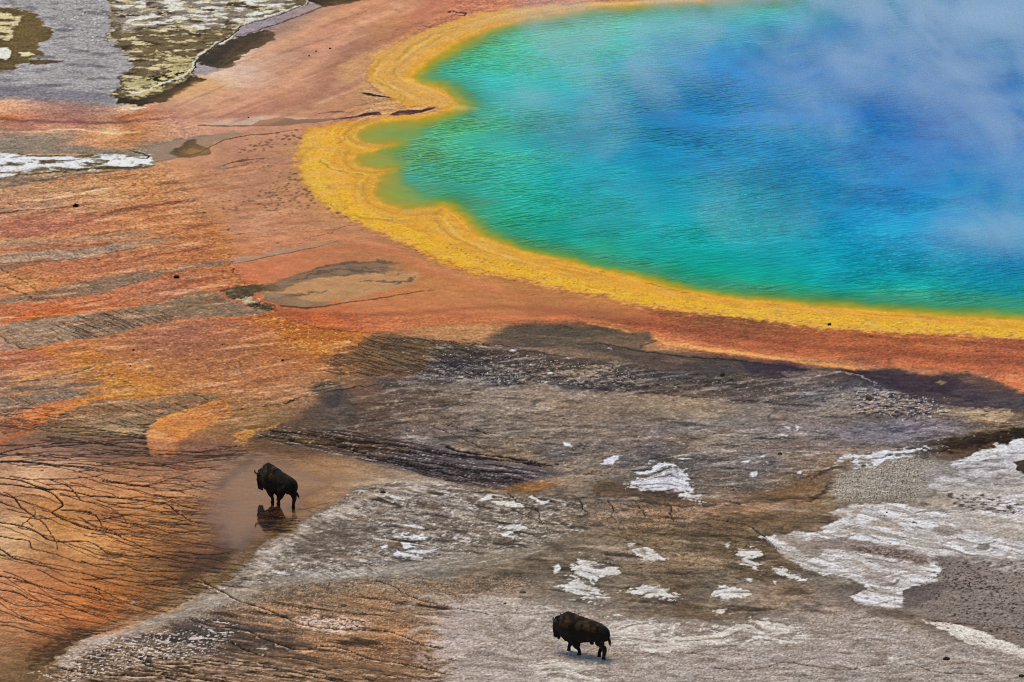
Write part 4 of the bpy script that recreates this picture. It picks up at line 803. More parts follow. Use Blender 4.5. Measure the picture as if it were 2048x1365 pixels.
    # soft-edged white salt sheets, one outline each
    WP=[[(1262,968),(1275,948),(1300,940),(1305,930),(1350,930),(1372,948),(1380,975),(1398,992),(1395,1003),(1360,1000),(1355,990),(1372,985),(1340,978),(1300,982),(1270,978)],
     [(955,1000),(968,993),(985,990),(980,998),(962,1003)],[(990,1004),(1002,1000),(1010,1005),(1035,1003),(1050,1012),(1045,1018),(1025,1014),(1000,1012)],[(1062,995),(1065,990),(1092,1006),(1088,1010),(1070,1002)],
     [(1120,1008),(1135,1008),(1130,1012)],[(1084,1002),(1095,1000),(1098,1005),(1090,1007)],[(1092,1027),(1103,1028),(1100,1031)],
     [(1000,1055),(1030,1048),(1048,1055),(1045,1062),(1020,1062),(1030,1072),(1032,1078),(1010,1074),(990,1068),(1010,1064)],
     [(799,1070),(812,1065),(815,1075),(850,1070),(838,1080),(815,1080)],[(780,1115),(790,1103),(820,1103),(838,1098),(868,1094),(872,1100),(850,1114),(810,1116)],[(798,1086),(820,1088),(830,1095),(810,1098)],[(762,1095),(772,1090),(776,1097),(765,1099)],[(905,1075),(915,1070),(910,1078)],
     [(1145,1135),(1165,1118),(1190,1125),(1220,1135),(1245,1145),(1248,1152),(1195,1155),(1185,1170),(1200,1182),(1210,1198),(1180,1200),(1150,1190),(1120,1172),(1140,1165),(1150,1150)],
     [(1105,1135),(1118,1129),(1122,1140),(1110,1150)],[(1255,1098),(1262,1085),(1280,1095),(1300,1098),(1328,1115),(1322,1122),(1290,1118)],[(1255,1182),(1290,1172),(1330,1180),(1355,1190),(1345,1200),(1310,1196),(1270,1190)],[(1180,1190),(1220,1190),(1240,1182),(1215,1200)],
     [(1472,1108),(1490,1095),(1520,1100),(1520,1112),(1500,1118),(1525,1135),(1510,1142),(1490,1128)],[(1550,1142),(1565,1135),(1580,1145),(1610,1158),(1590,1162),(1560,1150)],[(1545,1162),(1555,1162),(1552,1170)],[(1492,1158),(1505,1160),(1500,1165)],
     [(1430,1180),(1450,1172),(1480,1178),(1500,1190),(1480,1200),(1440,1196),(1420,1190)],[(1410,1215),(1440,1220),(1470,1222),(1440,1228)],
     [(1500,1243),(1520,1240),(1560,1246),(1600,1260),(1625,1272),(1620,1280),(1590,1278),(1540,1270),(1500,1268),(1480,1275),(1440,1262)],
     [(1210,1240),(1240,1235),(1290,1240),(1340,1250),(1420,1258),(1520,1272),(1600,1285),(1480,1292),(1440,1290),(1360,1300),(1300,1312),(1270,1290),(1230,1285)],
     [(1090,1215),(1110,1218),(1120,1224),(1100,1222)],[(1068,1238),(1078,1236),(1076,1243)],[(1055,1332),(1090,1320),(1160,1328),(1200,1335),(1150,1345),(1200,1360),(1120,1372),(1080,1350)],[(1765,1315),(1785,1312),(1800,1320),(1830,1328),(1790,1328)],
     [(1130,1300),(1150,1292),(1165,1300),(1150,1306)],[(1300,1260),(1345,1258),(1420,1275),(1350,1278)],
     [(1352,916),(1370,916),(1382,918),(1365,920)],[(1200,930),(1225,912),(1238,912),(1225,930)],[(1502,948),(1515,944),(1515,952),(1504,954)],[(1590,946),(1605,942),(1600,950)],[(1568,852),(1582,855),(1578,862)],[(1555,870),(1575,870),(1574,874)],[(1592,850),(1600,855),(1592,862)],
     [(1510,915),(1535,908),(1530,915)],[(1480,926),(1500,920),(1497,926)],[(1094,746),(1104,744),(1104,750),(1096,750)],[(1086,763),(1102,764),(1092,768)],[(1020,702),(1032,698),(1028,703)],[(1216,698),(1222,697),(1220,700)],[(1970,753),(1974,752),(1973,755)],
     [(1665,918),(1690,912),(1750,906),(1800,900),(1868,895),(1840,902),(1780,908),(1740,916),(1718,930),(1690,922)],[(1718,932),(1760,915),(1840,910),(1780,920),(1730,936)],[(1450,1095),(1460,1085),(1456,1098)],[(1128,886),(1140,888),(1145,896),(1130,892)]]
    for k,P in enumerate(WP):
        A = np.array(P); big = np.ptp(A[:,0]) > 40
        col = WHT if k%3 else (210,208,214)
        dry = A[:,1].mean() > 1210
        area(P, (212,204,196) if dry else col, 2.6 if not dry else 5, 2.1 if big else .8, .3 if big else .05, .9, tex=((swt(-.30,.0) if not dry else swt(-.2,.1)) if big else None), h=.015)
        if big: area(P, (186,178,170), 6, 1.5, .6, .5, tex=grain(50,9,.0,.3,430+k,6))
        if big: area([(x+(x-A[:,0].mean())*.35, y+(y-A[:,1].mean())*.35) for x,y in P], WHT, 8, 2.2, .6, .85, tex=grain(22,4,.22,.34,530+k,6))
    # scatter of pale flecks along crusts
    def flecks(n, poly, col, r, val, seed, kx=2.2):
        Q = np.array(poly); g = np.random.RandomState(seed)
        c = np.stack([g.uniform(Q[:,0].min(),Q[:,0].max(),n), g.uniform(Q[:,1].min(),Q[:,1].max(),n)],1); c = c[inside(c,Q)]
        # clump them
        k = perlin(c[:,0].astype(F4)/60, c[:,1].astype(F4)/18, seed) > -.05; c = c[k]
        M = pl.splat(c, r*g.uniform(.4,1.3,len(c)), np.full(len(c),val)*g.uniform(.5,1,len(c)), kx)
        pl.mix(W, M, col, 1.0)
    flecks(260,[(560,270),(700,400),(900,520),(760,520),(560,460),(440,440),(400,360),(520,300)],(64,42,36),1.1,.85,51,2.6)
    for c0,c1,n in (((530,400),(620,330),70),((480,305),(600,268),60),((560,420),(640,372),50),((600,360),(690,430),50),((430,418),(560,398),30)):
        g=np.random.RandomState(n+int(c0[0])); t=g.rand(n)
        p=np.stack([c0[0]+(c1[0]-c0[0])*t+g.randn(n)*16,c0[1]+(c1[1]-c0[1])*t+g.randn(n)*7],1)
        pl.mix(W,pl.splat(p,g.uniform(.7,1.6,n),g.uniform(.6,1,n),2.6),(58,38,34),1.0)
    flecks(900,SL,(206,198,186),1.0,.6,52)
    flecks(900,SL,(54,44,38),1.0,.6,53)
    flecks(500,[(1900,1120),(2100,1130),(2100,1300),(1900,1240)],(60,44,34),1.3,.8,54)
    flecks(900,LR,(96,72,56),1.1,.55,55)
    flecks(120,[(1640,665),(2060,690),(2060,770),(1760,730)],(110,52,40),1.4,.7,56,3)
    flecks(60,[(700,5),(880,0),(860,60),(700,110),(620,140)],(80,50,45),1.3,.8,57,2.5)
    flecks(300,MATS,(60,36,28),1.0,.55,58)
    flecks(400,MATS,(235,205,170),1.0,.45,59)
    # --- yellow rim and the spring itself ----------------------------------------------
    area(RIM,(206,138,76),14,1.8,.6,.7)
    area(RIM,(230,162,44),7,1.6,.5,.97,wet=.12,grow=-2)
    gt = grain(34,7,-.3,.5,131)
    area(RIM,(226,168,68),4,1.0,.35,.6,tex=gt)
    area(RIM,(196,148,60),8,1.0,.35,.55,tex=grain(60,9,.0,.4,231,3,.1))
    OUT=[(618,257),(600,285),(591,332),(611,366),(635,400),(687,428),(755,466),(840,500),(892,530),(943,544),(1028,558),(1163,586),(1282,611),(1350,620),(1553,645),(1758,662),(2048,678),(2400,690),(2400,664),(2048,656),(1758,640),(1553,622),(1350,597),(1163,562),(1028,532),(943,512),(850,470),(760,430),(700,400),(672,365),(660,320),(690,262)]
    area(OUT,(238,178,36),9,2,.5,.9,tex=grain(40,9,-.5,.1,132))
    area(OUT,(198,138,32),9,2,.5,.6,tex=grain(10,2.6,.16,.4,133))
    area(OUT,(240,190,112),9,2,.5,.7,tex=grain(12,3,.18,.42,134))
    area([(618,262),(690,258),(680,300),(700,350),(690,395),(640,390),(605,340),(600,290)],(232,170,84),14,1.6,.8,.7,tex=grain(60,14,-.2,.3,414,5))
    area(RIM,(206,168,92),12,1.2,.6,.5,tex=grain(80,14,.1,.4,415,5,.2))
    BLD=[(x-10,y+4) for x,y in OUT[:18]]+[(x-4,y-9) for x,y in OUT[:18][::-1]]
    area(BLD,(214,150,70),10,2.6,.6,.8,tex=grain(16,3.4,-.1,.25,139))
    area(BLD,(176,104,66),8,2.6,.6,.8,tex=grain(14,3,.12,.3,239))
    area([(700,405),(850,470),(950,525),(1163,572),(1350,606),(1600,636),(2060,670),(2060,662),(1600,630),(1350,600),(1163,564),(960,514),(860,464)],(120,88,34),10,2,.7,.75,tex=grain(9,2,.24,.42,135))
    area([(735,110),(850,62),(940,34),(1100,10),(1400,-4),(1400,4),(1100,24),(960,54),(860,100),(800,150),(850,175),(915,205),(880,215),(810,205),(750,165)],(218,164,88),9,.8,.4,.85,tex=grain(30,7,-.6,.0,136))
    for k,P in enumerate(([(1400,0),(1150,12),(1010,30),(930,48),(860,80),(810,115),(790,140),(800,158),(840,172),(890,190)],[(960,38),(880,66),(820,95),(795,125),(785,145),(800,162)],[(760,112),(752,150),(770,168),(805,180),(830,200)],
         [(740,240),(700,256),(695,272),(712,286),(755,294),(785,292)],[(690,270),(702,290),(735,298)],[(700,300),(690,315),(700,335),(740,345),(780,342)],[(650,310),(655,330),(700,345),(740,352)],[(745,350),(728,372),(732,400),(765,420),(820,430),(870,425),(885,416)],[(720,360),(712,390),(740,425),(800,445)],[(880,420),(870,440),(900,470),(960,500)],[(895,425),(890,445),(930,480),(1010,512),(1100,535)])):
        stroke(curve(P,4),3.4,(188,140,58) if k%2 else (232,188,98),.55,3,.5,.25)
    for P,wd,c in (([(760,116),(752,135),(742,150),(765,160),(790,182),(812,198),(800,210)],2.2,(190,150,40)),([(728,150),(760,166),(800,185)],1.5,(178,132,60)),([(640,320),(655,335),(690,345),(730,352)],2,(150,128,40)),([(700,258),(690,270),(688,282),(675,290)],1.8,(170,140,60)),([(788,290),(770,286),(755,289)],1.5,(180,110,50)),([(700,430),(760,440),(820,442)],2,(178,146,50))):
        stroke(curve(P,4),wd,c,.7,1.8,.9,.2)
    for P,wd,c,am in (([(430,215),(520,195),(600,150),(660,90),(740,45),(840,12)],[6,14,16,14,12,8],(232,172,138),.5),([(400,240),(520,225),(620,195),(680,130),(760,75),(850,45)],[4,10,14,12,10,6],(150,92,84),.5),([(500,120),(600,70),(700,20),(800,-10)],[10,12,12,8],(222,158,122),.5),([(560,330),(520,380),(480,430),(470,480)],[14,12,10,6],(176,112,96),.4),([(620,300),(560,360),(600,420),(700,470),(820,520),(950,570)],[4,8,12,14,12,8],(168,112,84),.4),([(480,500),(600,470),(720,480),(850,530),(1000,580)],[5,10,12,12,8],(216,126,84),.5),([(500,545),(620,505),(760,500),(900,560),(1050,600)],[4,6,8,10,6],(196,92,58),.45)):
        stroke(curve(P,5),wd,c,am,12,.9,.8,taper=False)
    # growth bands of the mats run parallel to the shore
    wb, dd = pl.poly(SHORE, 4, .25, .35, raw=True, pad_=150)
    ub, vb = U[wb], V[wb]
    bn = fbm(dd/7.5, ub/190 + vb/300, 4, 801); bf = fbm(dd/2.6, ub/120, 3, 802)
    rimw = np.zeros(U.shape, F4); wr0, mr0 = pl.poly(RIM, 6, 1, .3); rimw[wr0] = mr0
    inr = rimw[wb] * sstep(2, -4, dd); outr = (1-rimw[wb]) * sstep(-150, -50, dd) * sstep(0, -6, dd) * sstep(500, 560, ub) * (1 - sstep(640, 700, vb - (ub-1300)*.1))
    inr = inr * (.25 + .75*sstep(-.15,.35,fbm(ub/70, vb/24, 3, 804)))
    c = pl.C[wb]
    c = c + (bn*inr)[...,None]*np.array((18,26,22),F4) + (bf*inr)[...,None]*np.array((8,12,10),F4)
    c = c + (sstep(.12,.4,bn)*inr)[...,None]*(np.array((238,186,84),F4)-c)*.3 + (sstep(.1,.4,-bn)*inr)[...,None]*(np.array((196,138,52),F4)-c)*.28
    c = c * (1 + (bn*.20*outr)[...,None]) + (fbm(dd/18, ub/320, 4, 803)*outr)[...,None]*np.array((46,34,10),F4)
    pl.C[wb] = c
    # the spring
    fp = rbf(_parse(POOL_SAMPLES), 2.0, (680, -80, 2420, 700), 10.0, smooth=2.0)
    w, m = pl.poly(SHORE, 4.5, .6, .12)
    Xp = U[w] + pl.W1[0][w] * 30; Yp = V[w] + pl.W1[1][w] * 11
    cp = fp(np.clip(Xp, 690, 2400), np.clip(Yp, -70, 690)) * np.array((.7, 1.34, 1.18), F4)
    # olive margin under thin water, then green, then the deep
    wi, mi = pl.poly(SHORE, 27, .9, .6, grow=-27)
    M2 = np.zeros(U.shape, F4); M2[wi] = mi
    mm = M2[w]
    wg, mg = pl.poly(SHORE, 36, 1.2, .8, grow=-58)
    MG = np.zeros(U.shape, F4); MG[wg] = mg; MG = MG[w]
    mott = fbm(U[w]/120, V[w]/40, 4, 341)
    green = np.array((34,160,78), F4) + mott[...,None]*np.array((26,22,22),F4)
    gw = (1-MG)*sstep(820,950,U[w])*.95
    cp = cp + (green-cp)*gw[...,None]
    cp = cp + mott[...,None]*np.array((4,34,26),F4) + fbm(U[w]/46, V[w]/13, 3, 342)[...,None]*np.array((2,20,18),F4)
    olive = np.array((178,156,46), F4) + fbm(U[w]/26, V[w]/6, 3, 141)[..., None]*np.array((26,18,14),F4)
    # lower shore keeps a wide olive band
    c = olive + (cp - olive) * np.clip(mm, 0, 1)[..., None]
    pl.C[w] += (c - pl.C[w]) * m[..., None]
    pl.water = np.zeros(U.shape, F4); pl.water[w] = m
    pl.deep = np.zeros(U.shape, F4); pl.deep[wi] = mi
    # submerged ledges
    for P in ([(757,300),(800,292),(840,300),(900,310),(880,322),(830,318),(790,325)],[(800,370),(850,360),(905,372),(880,392),(830,388)],[(880,400),(950,390),(1010,402),(960,420)],[(1000,470),(1100,490),(1180,512),(1120,515),(1040,492)],[(1130,500),(1250,515),(1330,535),(1300,548),(1180,530)],[(930,228),(985,238),(960,255),(900,262),(880,245)],[(1320,545),(1450,560),(1580,575),(1500,590),(1380,575)],[(1700,600),(1760,580),(1850,578),(1960,588),(2060,596),(2060,612),(1900,610),(1780,612)]):
        area(P,(70,160,80) if P[0][0]<1100 else (50,165,95),9,1.4,.6,.55)
    area([(905,219),(960,219),(958,215),(905,211)],(196,182,92),2.5,.5,.1,.85)
    for P in ([(735,252),(712,264),(714,278),(745,287),(800,290),(850,272),(860,246),(800,243)],[(735,306),(712,316),(716,330),(745,337),(800,338),(815,320),(790,304)],[(770,348),(752,368),(752,392),(772,408),(812,420),(868,414),(845,392),(812,366),(795,346)]):
        wl_, ml_ = pl.poly(P, 20, 1.6, .6); pl.mix(wl_, ml_ * (.75 + .5*fbm(pl.U[wl_]/30, pl.V[wl_]/7, 4, 930)), (162,148,72), .85); pl.deep[wl_] *= (1 - ml_ * .8)
    stroke([(925,232),(945,233),(965,236)],2.5,(30,80,90),.6,2.5,1,.2)
    wq, mq = pl.poly([(300,200),(480,120),(600,20),(900,-40),(900,20),(740,110),(720,240),(600,262),(590,330),(640,410),(800,490),(940,550),(1300,616),(1300,640),(1000,640),(560,620),(480,530),(450,470),(400,400),(330,330),(420,270)],24,1,.6)
    smooth_m = np.zeros(U.shape, F4); smooth_m[wq] = mq
    pl.C[wq] += ((np.array((208,136,92),F4) - pl.C[wq]) * .26) * mq[...,None]
    wq, mq = pl.poly([(-200,200),(243,212),(400,150),(560,60),(760,-60),(900,-60),(740,110),(600,260),(700,430),(900,540),(1300,612),(2400,690),(2400,800),(1500,720),(1000,680),(720,760),(500,870),(-200,890)],20,1,.5)
    cm = pl.C[wq]; lm = cm.mean(axis=2, keepdims=True)
    pl.C[wq] = cm + ((lm - cm) * .08 + np.array((6,7,-2),F4)) * mq[...,None]
    wq, mq = pl.poly([(960,980),(1500,980),(1700,1000),(2400,900),(2400,1500),(900,1500),(930,1200)],40,1,.8)
    cm = pl.C[wq]; lm = cm.mean(axis=2, keepdims=True)
    pl.C[wq] = (cm + (lm - cm) * .22 * mq[...,None]) * (1 + mq[...,None]*np.array((-.02,-.05,-.10),F4))
    pl.wet[w2] = np.maximum(pl.wet[w2], m2 * .6); pl.H[w2] *= (1 - sstep(.35,.8,m2)); pud = np.zeros(U.shape, F4); pud[w2] = m2
    # --- grain over everything ---------------------------------------------------
    wr_, mr_ = pl.poly(RIM, 6, 1, .3); rimm = np.zeros(U.shape, F4); rimm[wr_] = mr_
    dry = 1 - np.clip(pl.wet * .8 + pl.water + rimm * .7, 0, 1)
    g1 = fbm(U / 5.0, V / 2.2, 2, 151); g2 = fbm(U / 34, V / 9, 3, 152)
    land = (1 - pl.water) * (1 - rimm * .6) * (1 - smooth_m * .5) * (1 - pud * .35)
    a1 = fbm(U / 16, (V + U * .04) / 2.6, 3, 351); a2 = fbm(U / 60, (V - U * .05) / 9, 3, 352)
    pl.C += ((pl.C - pl.C.mean(axis=2, keepdims=True) * .0) * ((a1 * .17 + a2 * .13) * land * (.5 + .5 * dry))[..., None])
    pl.C *= (1 + (g1 * .20 * (.35 + .65 * dry) * (1 - smooth_m * .7) * (1 - pud * .3) + g2 * .07) * (1 - pl.water * .9))[..., None]
    def box(A, r):
        r = max(1, int(round(r / pl.step)))
        for ax in (0, 1):
            for _ in range(2):
                P = np.concatenate([np.repeat(A.take([0], ax), r + 1, ax), A, np.repeat(A.take([-1], ax), r, ax)], ax)
                c = np.cumsum(P, ax, dtype=np.float64); n = A.shape[ax]; k = 2 * r + 1
                A = ((c.take(np.arange(k, k + n), ax) - c.take(np.arange(0, n), ax)) / k).astype(F4)
        return A
    Lm = pl.C.mean(axis=2)
    hi = np.clip(Lm - box(Lm, 3.0), -40, 40) * .42 + np.clip(Lm - box(Lm, 22.0), -50, 50) * .30
    pl.C = np.clip(pl.C * (1 + (hi * land / np.maximum(Lm, 25))[..., None]), 4, 250)
    pl.H += (g2 * .03 + fbm(U / 220, V / 60, 2, 153) * .05) * (1 - pl.water) * (1 - np.clip(pl.wet * 1.8, 0, 1))
    return pl
# ------------------------------------------------------------------ lay the survey out
STEP = 1.5
plan = Plan(-300, -210, 2380, 1500, STEP)
# colours stop changing outside the surveyed ground
survey(plan)

def srgb_lin(c):
    c = np.clip(c, 0, 255) / 255.0
    return np.where(c <= .04045, c / 12.92, ((c + .055) / 1.055) ** 2.4)

GAIN = np.array(LIGHT_GAIN)          # brightness of a white sheet under this sky
SHEEN = np.array(WET_SHEEN)          # sky light a wet film adds
lin = srgb_lin(plan.C)
wet = np.clip(plan.wet, 0, 1)
filmw = sstep(.25, .6, wet)[..., None]
filmw = sstep(.25, .6, wet)[..., None]
alb = (lin - filmw * SHEEN) / GAIN
lo = lin * (.22 - .16 * filmw) / GAIN
alb = np.maximum(alb, lo)
alb = np.clip(alb, 0.004, 0.86)

# extended axes: the same sheet runs on to the horizon
def grow_axis(a, lo_lim, hi_lim, k=1.22):
    left = []; s = STEP * 2; x = a[0]
    while x - s > lo_lim: x -= s; left.append(x); s *= k
    left.append(lo_lim); right = []; s = STEP * 2; x = a[-1]
    while x + s < hi_lim: x += s; right.append(x); s *= k
    right.append(hi_lim)
    return np.concatenate([left[::-1], a, right]), len(left), len(right)
uu, nl, nr = grow_axis(plan.u.astype(np.float64), -26000, 28000)
vv, nt_, nb = grow_axis(plan.v.astype(np.float64), -2140, 9000)
iu = np.clip(np.arange(len(uu)) - nl, 0, len(plan.u) - 1); iv = np.clip(np.arange(len(vv)) - nt_, 0, len(plan.v) - 1)
UU, VV = np.meshgrid(uu, vv)
XW, YW = to_world(UU, VV)
water = plan.water; deep = plan.deep
Z = plan.H - .02 - np.clip(water * .10 + deep * 1.6, 0, 2) + .03 * (1 - water)
Zf = Z[iv][:, iu]
col = alb[iv][:, iu]; wf = wet[iv][:, iu]
far = sstep(0, 1, np.maximum(np.maximum(plan.u[0] - UU, UU - plan.u[-1]), np.maximum(plan.v[0] - VV, VV - plan.v[-1])) / 90.0 + .75)
col = col + (np.array((.27, .25, .23)) - col) * far[..., None]; wf = wf * (1 - far); Zf = Zf * (1 - far)

def sheet(name, X, Y, Zz, colour, wetness):
    h, w = X.shape
    me = bpy.data.meshes.new(name)
    co = np.stack([X, Y, Zz], -1).reshape(-1, 3).astype(np.float32)
    idx = np.arange(h * w).reshape(h, w)
    q = np.stack([idx[1:, :-1], idx[1:, 1:], idx[:-1, 1:], idx[:-1, :-1]], -1).reshape(-1)
    nf = len(q) // 4
    me.vertices.add(h * w); me.vertices.foreach_set('co', co.ravel())
    me.loops.add(nf * 4); me.loops.foreach_set('vertex_index', q.astype(np.int32))
    me.polygons.add(nf); me.polygons.foreach_set('loop_start', np.arange(0, nf * 4, 4, dtype=np.int32))
    me.update(calc_edges=True)
    me.polygons.foreach_set('use_smooth', np.ones(nf, bool))
    a = me.attributes.new('ground_colour', 'FLOAT_COLOR', 'POINT')
    rgba = np.concatenate([colour.reshape(-1, 3), wetness.reshape(-1, 1)], 1).astype(np.float32)
    a.data.foreach_set('color', rgba.ravel())
    o = bpy.data.objects.new(name, me); COL.objects.link(o)
    return o

# --- ground material: mineral colour from the survey, procedural grain and film of water
gm, nt, bs = new_mat('thermal_ground')
L = nt.links
at = nt.nodes.new('ShaderNodeAttribute'); at.attribute_name = 'ground_colour'
tc = nt.nodes.new('ShaderNodeTexCoord')
mp = nt.nodes.new('ShaderNodeMapping'); mp.inputs['Scale'].default_value = (1, 1, 1); L.new(tc.outputs['Object'], mp.inputs['Vector'])
n1 = nt.nodes.new('ShaderNodeTexNoise'); n1.inputs['Scale'].default_value = 5.5; n1.inputs['Detail'].default_value = 4; n1.inputs['Roughness'].default_value = .65; L.new(mp.outputs[0], n1.inputs['Vector'])
n2 = nt.nodes.new('ShaderNodeTexNoise'); n2.inputs['Scale'].default_value = 1.3; n2.inputs['Detail'].default_value = 3; L.new(mp.outputs[0], n2.inputs['Vector'])
mr = nt.nodes.new('ShaderNodeMapRange'); L.new(n1.outputs['Fac'], mr.inputs['Value'])
mr.inputs['From Min'].default_value = .25; mr.inputs['From Max'].default_value = .75; mr.inputs['To Min'].default_value = .80; mr.inputs['To Max'].default_value = 1.20
vm = nt.nodes.new('ShaderNodeVectorMath'); vm.operation = 'SCALE'; L.new(at.outputs['Color'], vm.inputs[0]); L.new(mr.outputs[0], vm.inputs['Scale'])
L.new(vm.outputs[0], bs.inputs['Base Color'])
wr = nt.nodes.new('ShaderNodeMapRange'); L.new(at.outputs['Alpha'], wr.inputs['Value'])
wr.inputs['From Min'].default_value = .15; wr.inputs['From Max'].default_value = .55; wr.inputs['To Min'].default_value = .85; wr.inputs['To Max'].default_value = .45
L.new(wr.outputs[0], bs.inputs['Roughness'])
bs.inputs['IOR'].default_value = 1.33
sp = nt.nodes.new('ShaderNodeMapRange'); L.new(at.outputs['Alpha'], sp.inputs['Value'])
sp.inputs['From Min'].default_value = .0; sp.inputs['From Max'].default_value = .6; sp.inputs['To Min'].default_value = .10; sp.inputs['To Max'].default_value = .2
L.new(sp.outputs[0], bs.inputs['Specular IOR Level'])
bp = nt.nodes.new('ShaderNodeBump'); bp.inputs['Distance'].default_value = .05
bst = nt.nodes.new('ShaderNodeMapRange'); L.new(at.outputs['Alpha'], bst.inputs['Value'])
bst.inputs['From Max'].default_value = .5; bst.inputs['To Min'].default_value = .28; bst.inputs['To Max'].default_value = .02
L.new(bst.outputs[0], bp.inputs['Strength'])
L.new(math_node(nt, 'ADD', n1.outputs['Fac'], math_node(nt, 'MULTIPLY', n2.outputs['Fac'], 1.5)), bp.inputs['Height'])
L.new(bp.outputs[0], bs.inputs['Normal'])

film = nt.nodes.new('ShaderNodeBsdfGlossy'); film.inputs['Roughness'].default_value = .05; L.new(bp.outputs[0], film.inputs['Normal'])
film.inputs['Color'].default_value = (1.0, .42, .17, 1)
frn = nt.nodes.new('ShaderNodeFresnel'); frn.inputs['IOR'].default_value = 1.33; L.new(bp.outputs[0], frn.inputs['Normal'])
fw = nt.nodes.new('ShaderNodeMapRange'); L.new(at.outputs['Alpha'], fw.inputs['Value']); fw.inputs['From Min'].default_value = .25; fw.inputs['From Max'].default_value = .6; fw.inputs['To Max'].default_value = 3.0
mxs = nt.nodes.new('ShaderNodeMixShader'); L.new(math_node(nt, 'MULTIPLY', frn.outputs[0], fw.outputs[0]), mxs.inputs[0]); L.new(bs.outputs[0], mxs.inputs[1]); L.new(film.outputs[0], mxs.inputs[2])
L.new(mxs.outputs[0], nt.nodes['Material Output'].inputs['Surface'])
ground = sheet('ground', XW, YW, Zf, col, wf); ground.data.materials.append(gm); tag(ground, kind='structure')

# --- the spring's water surface
ws = max(1, int(round(2)))
wi0 = int((660 - plan.u0) / STEP); wsel_u = plan.u[wi0::ws].astype(np.float64); wsel_v = plan.v[:int((700 - plan.v0) / STEP):ws].astype(np.float64)
uu2 = np.concatenate([wsel_u, wsel_u[-1] + np.array([40, 120, 300, 600, 1000, 1500])])
vv2 = np.concatenate([wsel_v[0] - np.array([400, 250, 120, 40]), wsel_v])
U2, V2 = np.meshgrid(uu2, vv2)
X2, Y2 = to_world(U2, V2)
ju = np.clip(((U2 - plan.u0) / STEP).astype(int), 0, len(plan.u) - 1); jv = np.clip(((V2 - plan.v0) / STEP).astype(int), 0, len(plan.v) - 1)
wl = srgb_lin(plan.C)[jv, ju]
walb = wl / GAIN
pool = sheet('pool_water', X2, Y2, np.zeros_like(X2), np.clip(walb, 0.001, .8), deep[jv, ju])
# keep only what lies over the basin
bmq = bmesh.new(); bmq.from_mesh(pool.data)
wm = water[jv, ju].ravel(); bmq.verts.ensure_lookup_table()
kill = [f for f in bmq.faces if all(wm[v.index] <= 0.0 for v in f.verts)]
bmesh.ops.delete(bmq, geom=kill, context='FACES'); bmq.to_mesh(pool.data); bmq.free()
tag(pool, kind='structure')
wmn, nt, bs = new_mat('spring_water'); L = nt.links
at = nt.nodes.new('ShaderNodeAttribute'); at.attribute_name = 'ground_colour'
L.new(at.outputs['Color'], bs.inputs['Base Color'])
bs.inputs['Roughness'].default_value = .06; bs.inputs['IOR'].default_value = 1.33; bs.inputs['Specular IOR Level'].default_value = .2
tc = nt.nodes.new('ShaderNodeTexCoord')
mp = nt.nodes.new('ShaderNodeMapping'); mp.vector_type = 'TEXTURE'; mp.inputs['Rotation'].default_value = (0, 0, R(32)); mp.inputs['Scale'].default_value = (1.3, .5, 1); L.new(tc.outputs['Object'], mp.inputs['Vector'])
r1 = nt.nodes.new('ShaderNodeTexNoise'); r1.inputs['Scale'].default_value = 1.0; r1.inputs['Detail'].default_value = 1.2; r1.inputs['Roughness'].default_value = .6; r1.inputs['Distortion'].default_value = .3; L.new(mp.outputs[0], r1.inputs['Vector'])
g1 = nt.nodes.new('ShaderNodeTexNoise'); g1.inputs['Scale'].default_value = .075; g1.inputs['Detail'].default_value = 3; g1.inputs['Roughness'].default_value = .6; L.new(tc.outputs['Object'], g1.inputs['Vector'])
gr = nt.nodes.new('ShaderNodeMapRange'); L.new(g1.outputs['Fac'], gr.inputs['Value']); gr.inputs['From Min'].default_value = .45; gr.inputs['From Max'].default_value = .66; gr.inputs['To Min'].default_value = .12; gr.inputs['To Max'].default_value = 1.7
bp = nt.nodes.new('ShaderNodeBump'); bp.inputs['Distance'].default_value = .36
L.new(math_node(nt, 'MULTIPLY', math_node(nt, 'MINIMUM', gr.outputs[0], 1.0), math_node(nt, 'ADD', math_node(nt, 'MULTIPLY', at.outputs['Alpha'], .8), .12)), bp.inputs['Strength'])
L.new(r1.outputs['Fac'], bp.inputs['Height'])
df = nt.nodes.new('ShaderNodeBsdfDiffuse'); body = nt.nodes.new('ShaderNodeVectorMath'); body.operation = 'SCALE'; L.new(math_node(nt, 'SUBTRACT', 1.0, math_node(nt, 'MULTIPLY', at.outputs['Alpha'], .62)), body.inputs['Scale']); L.new(at.outputs['Color'], body.inputs[0]); L.new(body.outputs[0], df.inputs['Color'])
tint = nt.nodes.new('ShaderNodeGamma'); tint.inputs['Gamma'].default_value = .5; L.new(at.outputs['Color'], tint.inputs['Color'])
gl = nt.nodes.new('ShaderNodeBsdfGlossy'); gl.inputs['Roughness'].default_value = .06; L.new(tint.outputs[0], gl.inputs['Color']); L.new(bp.outputs[0], gl.inputs['Normal'])
fr = nt.nodes.new('ShaderNodeFresnel'); fr.inputs['IOR'].default_value = 1.33; L.new(bp.outputs[0], fr.inputs['Normal'])
mxs = nt.nodes.new('ShaderNodeMixShader'); L.new(math_node(nt, 'MULTIPLY', fr.outputs[0], math_node(nt, 'ADD', math_node(nt, 'MULTIPLY', at.outputs['Alpha'], 2.3), .05)), mxs.inputs[0]); L.new(df.outputs[0], mxs.inputs[1]); L.new(gl.outputs[0], mxs.inputs[2])
nt.links.new(mxs.outputs[0], nt.nodes['Material Output'].inputs['Surface']); nt.nodes.remove(bs)
pool.data.materials.append(wmn)

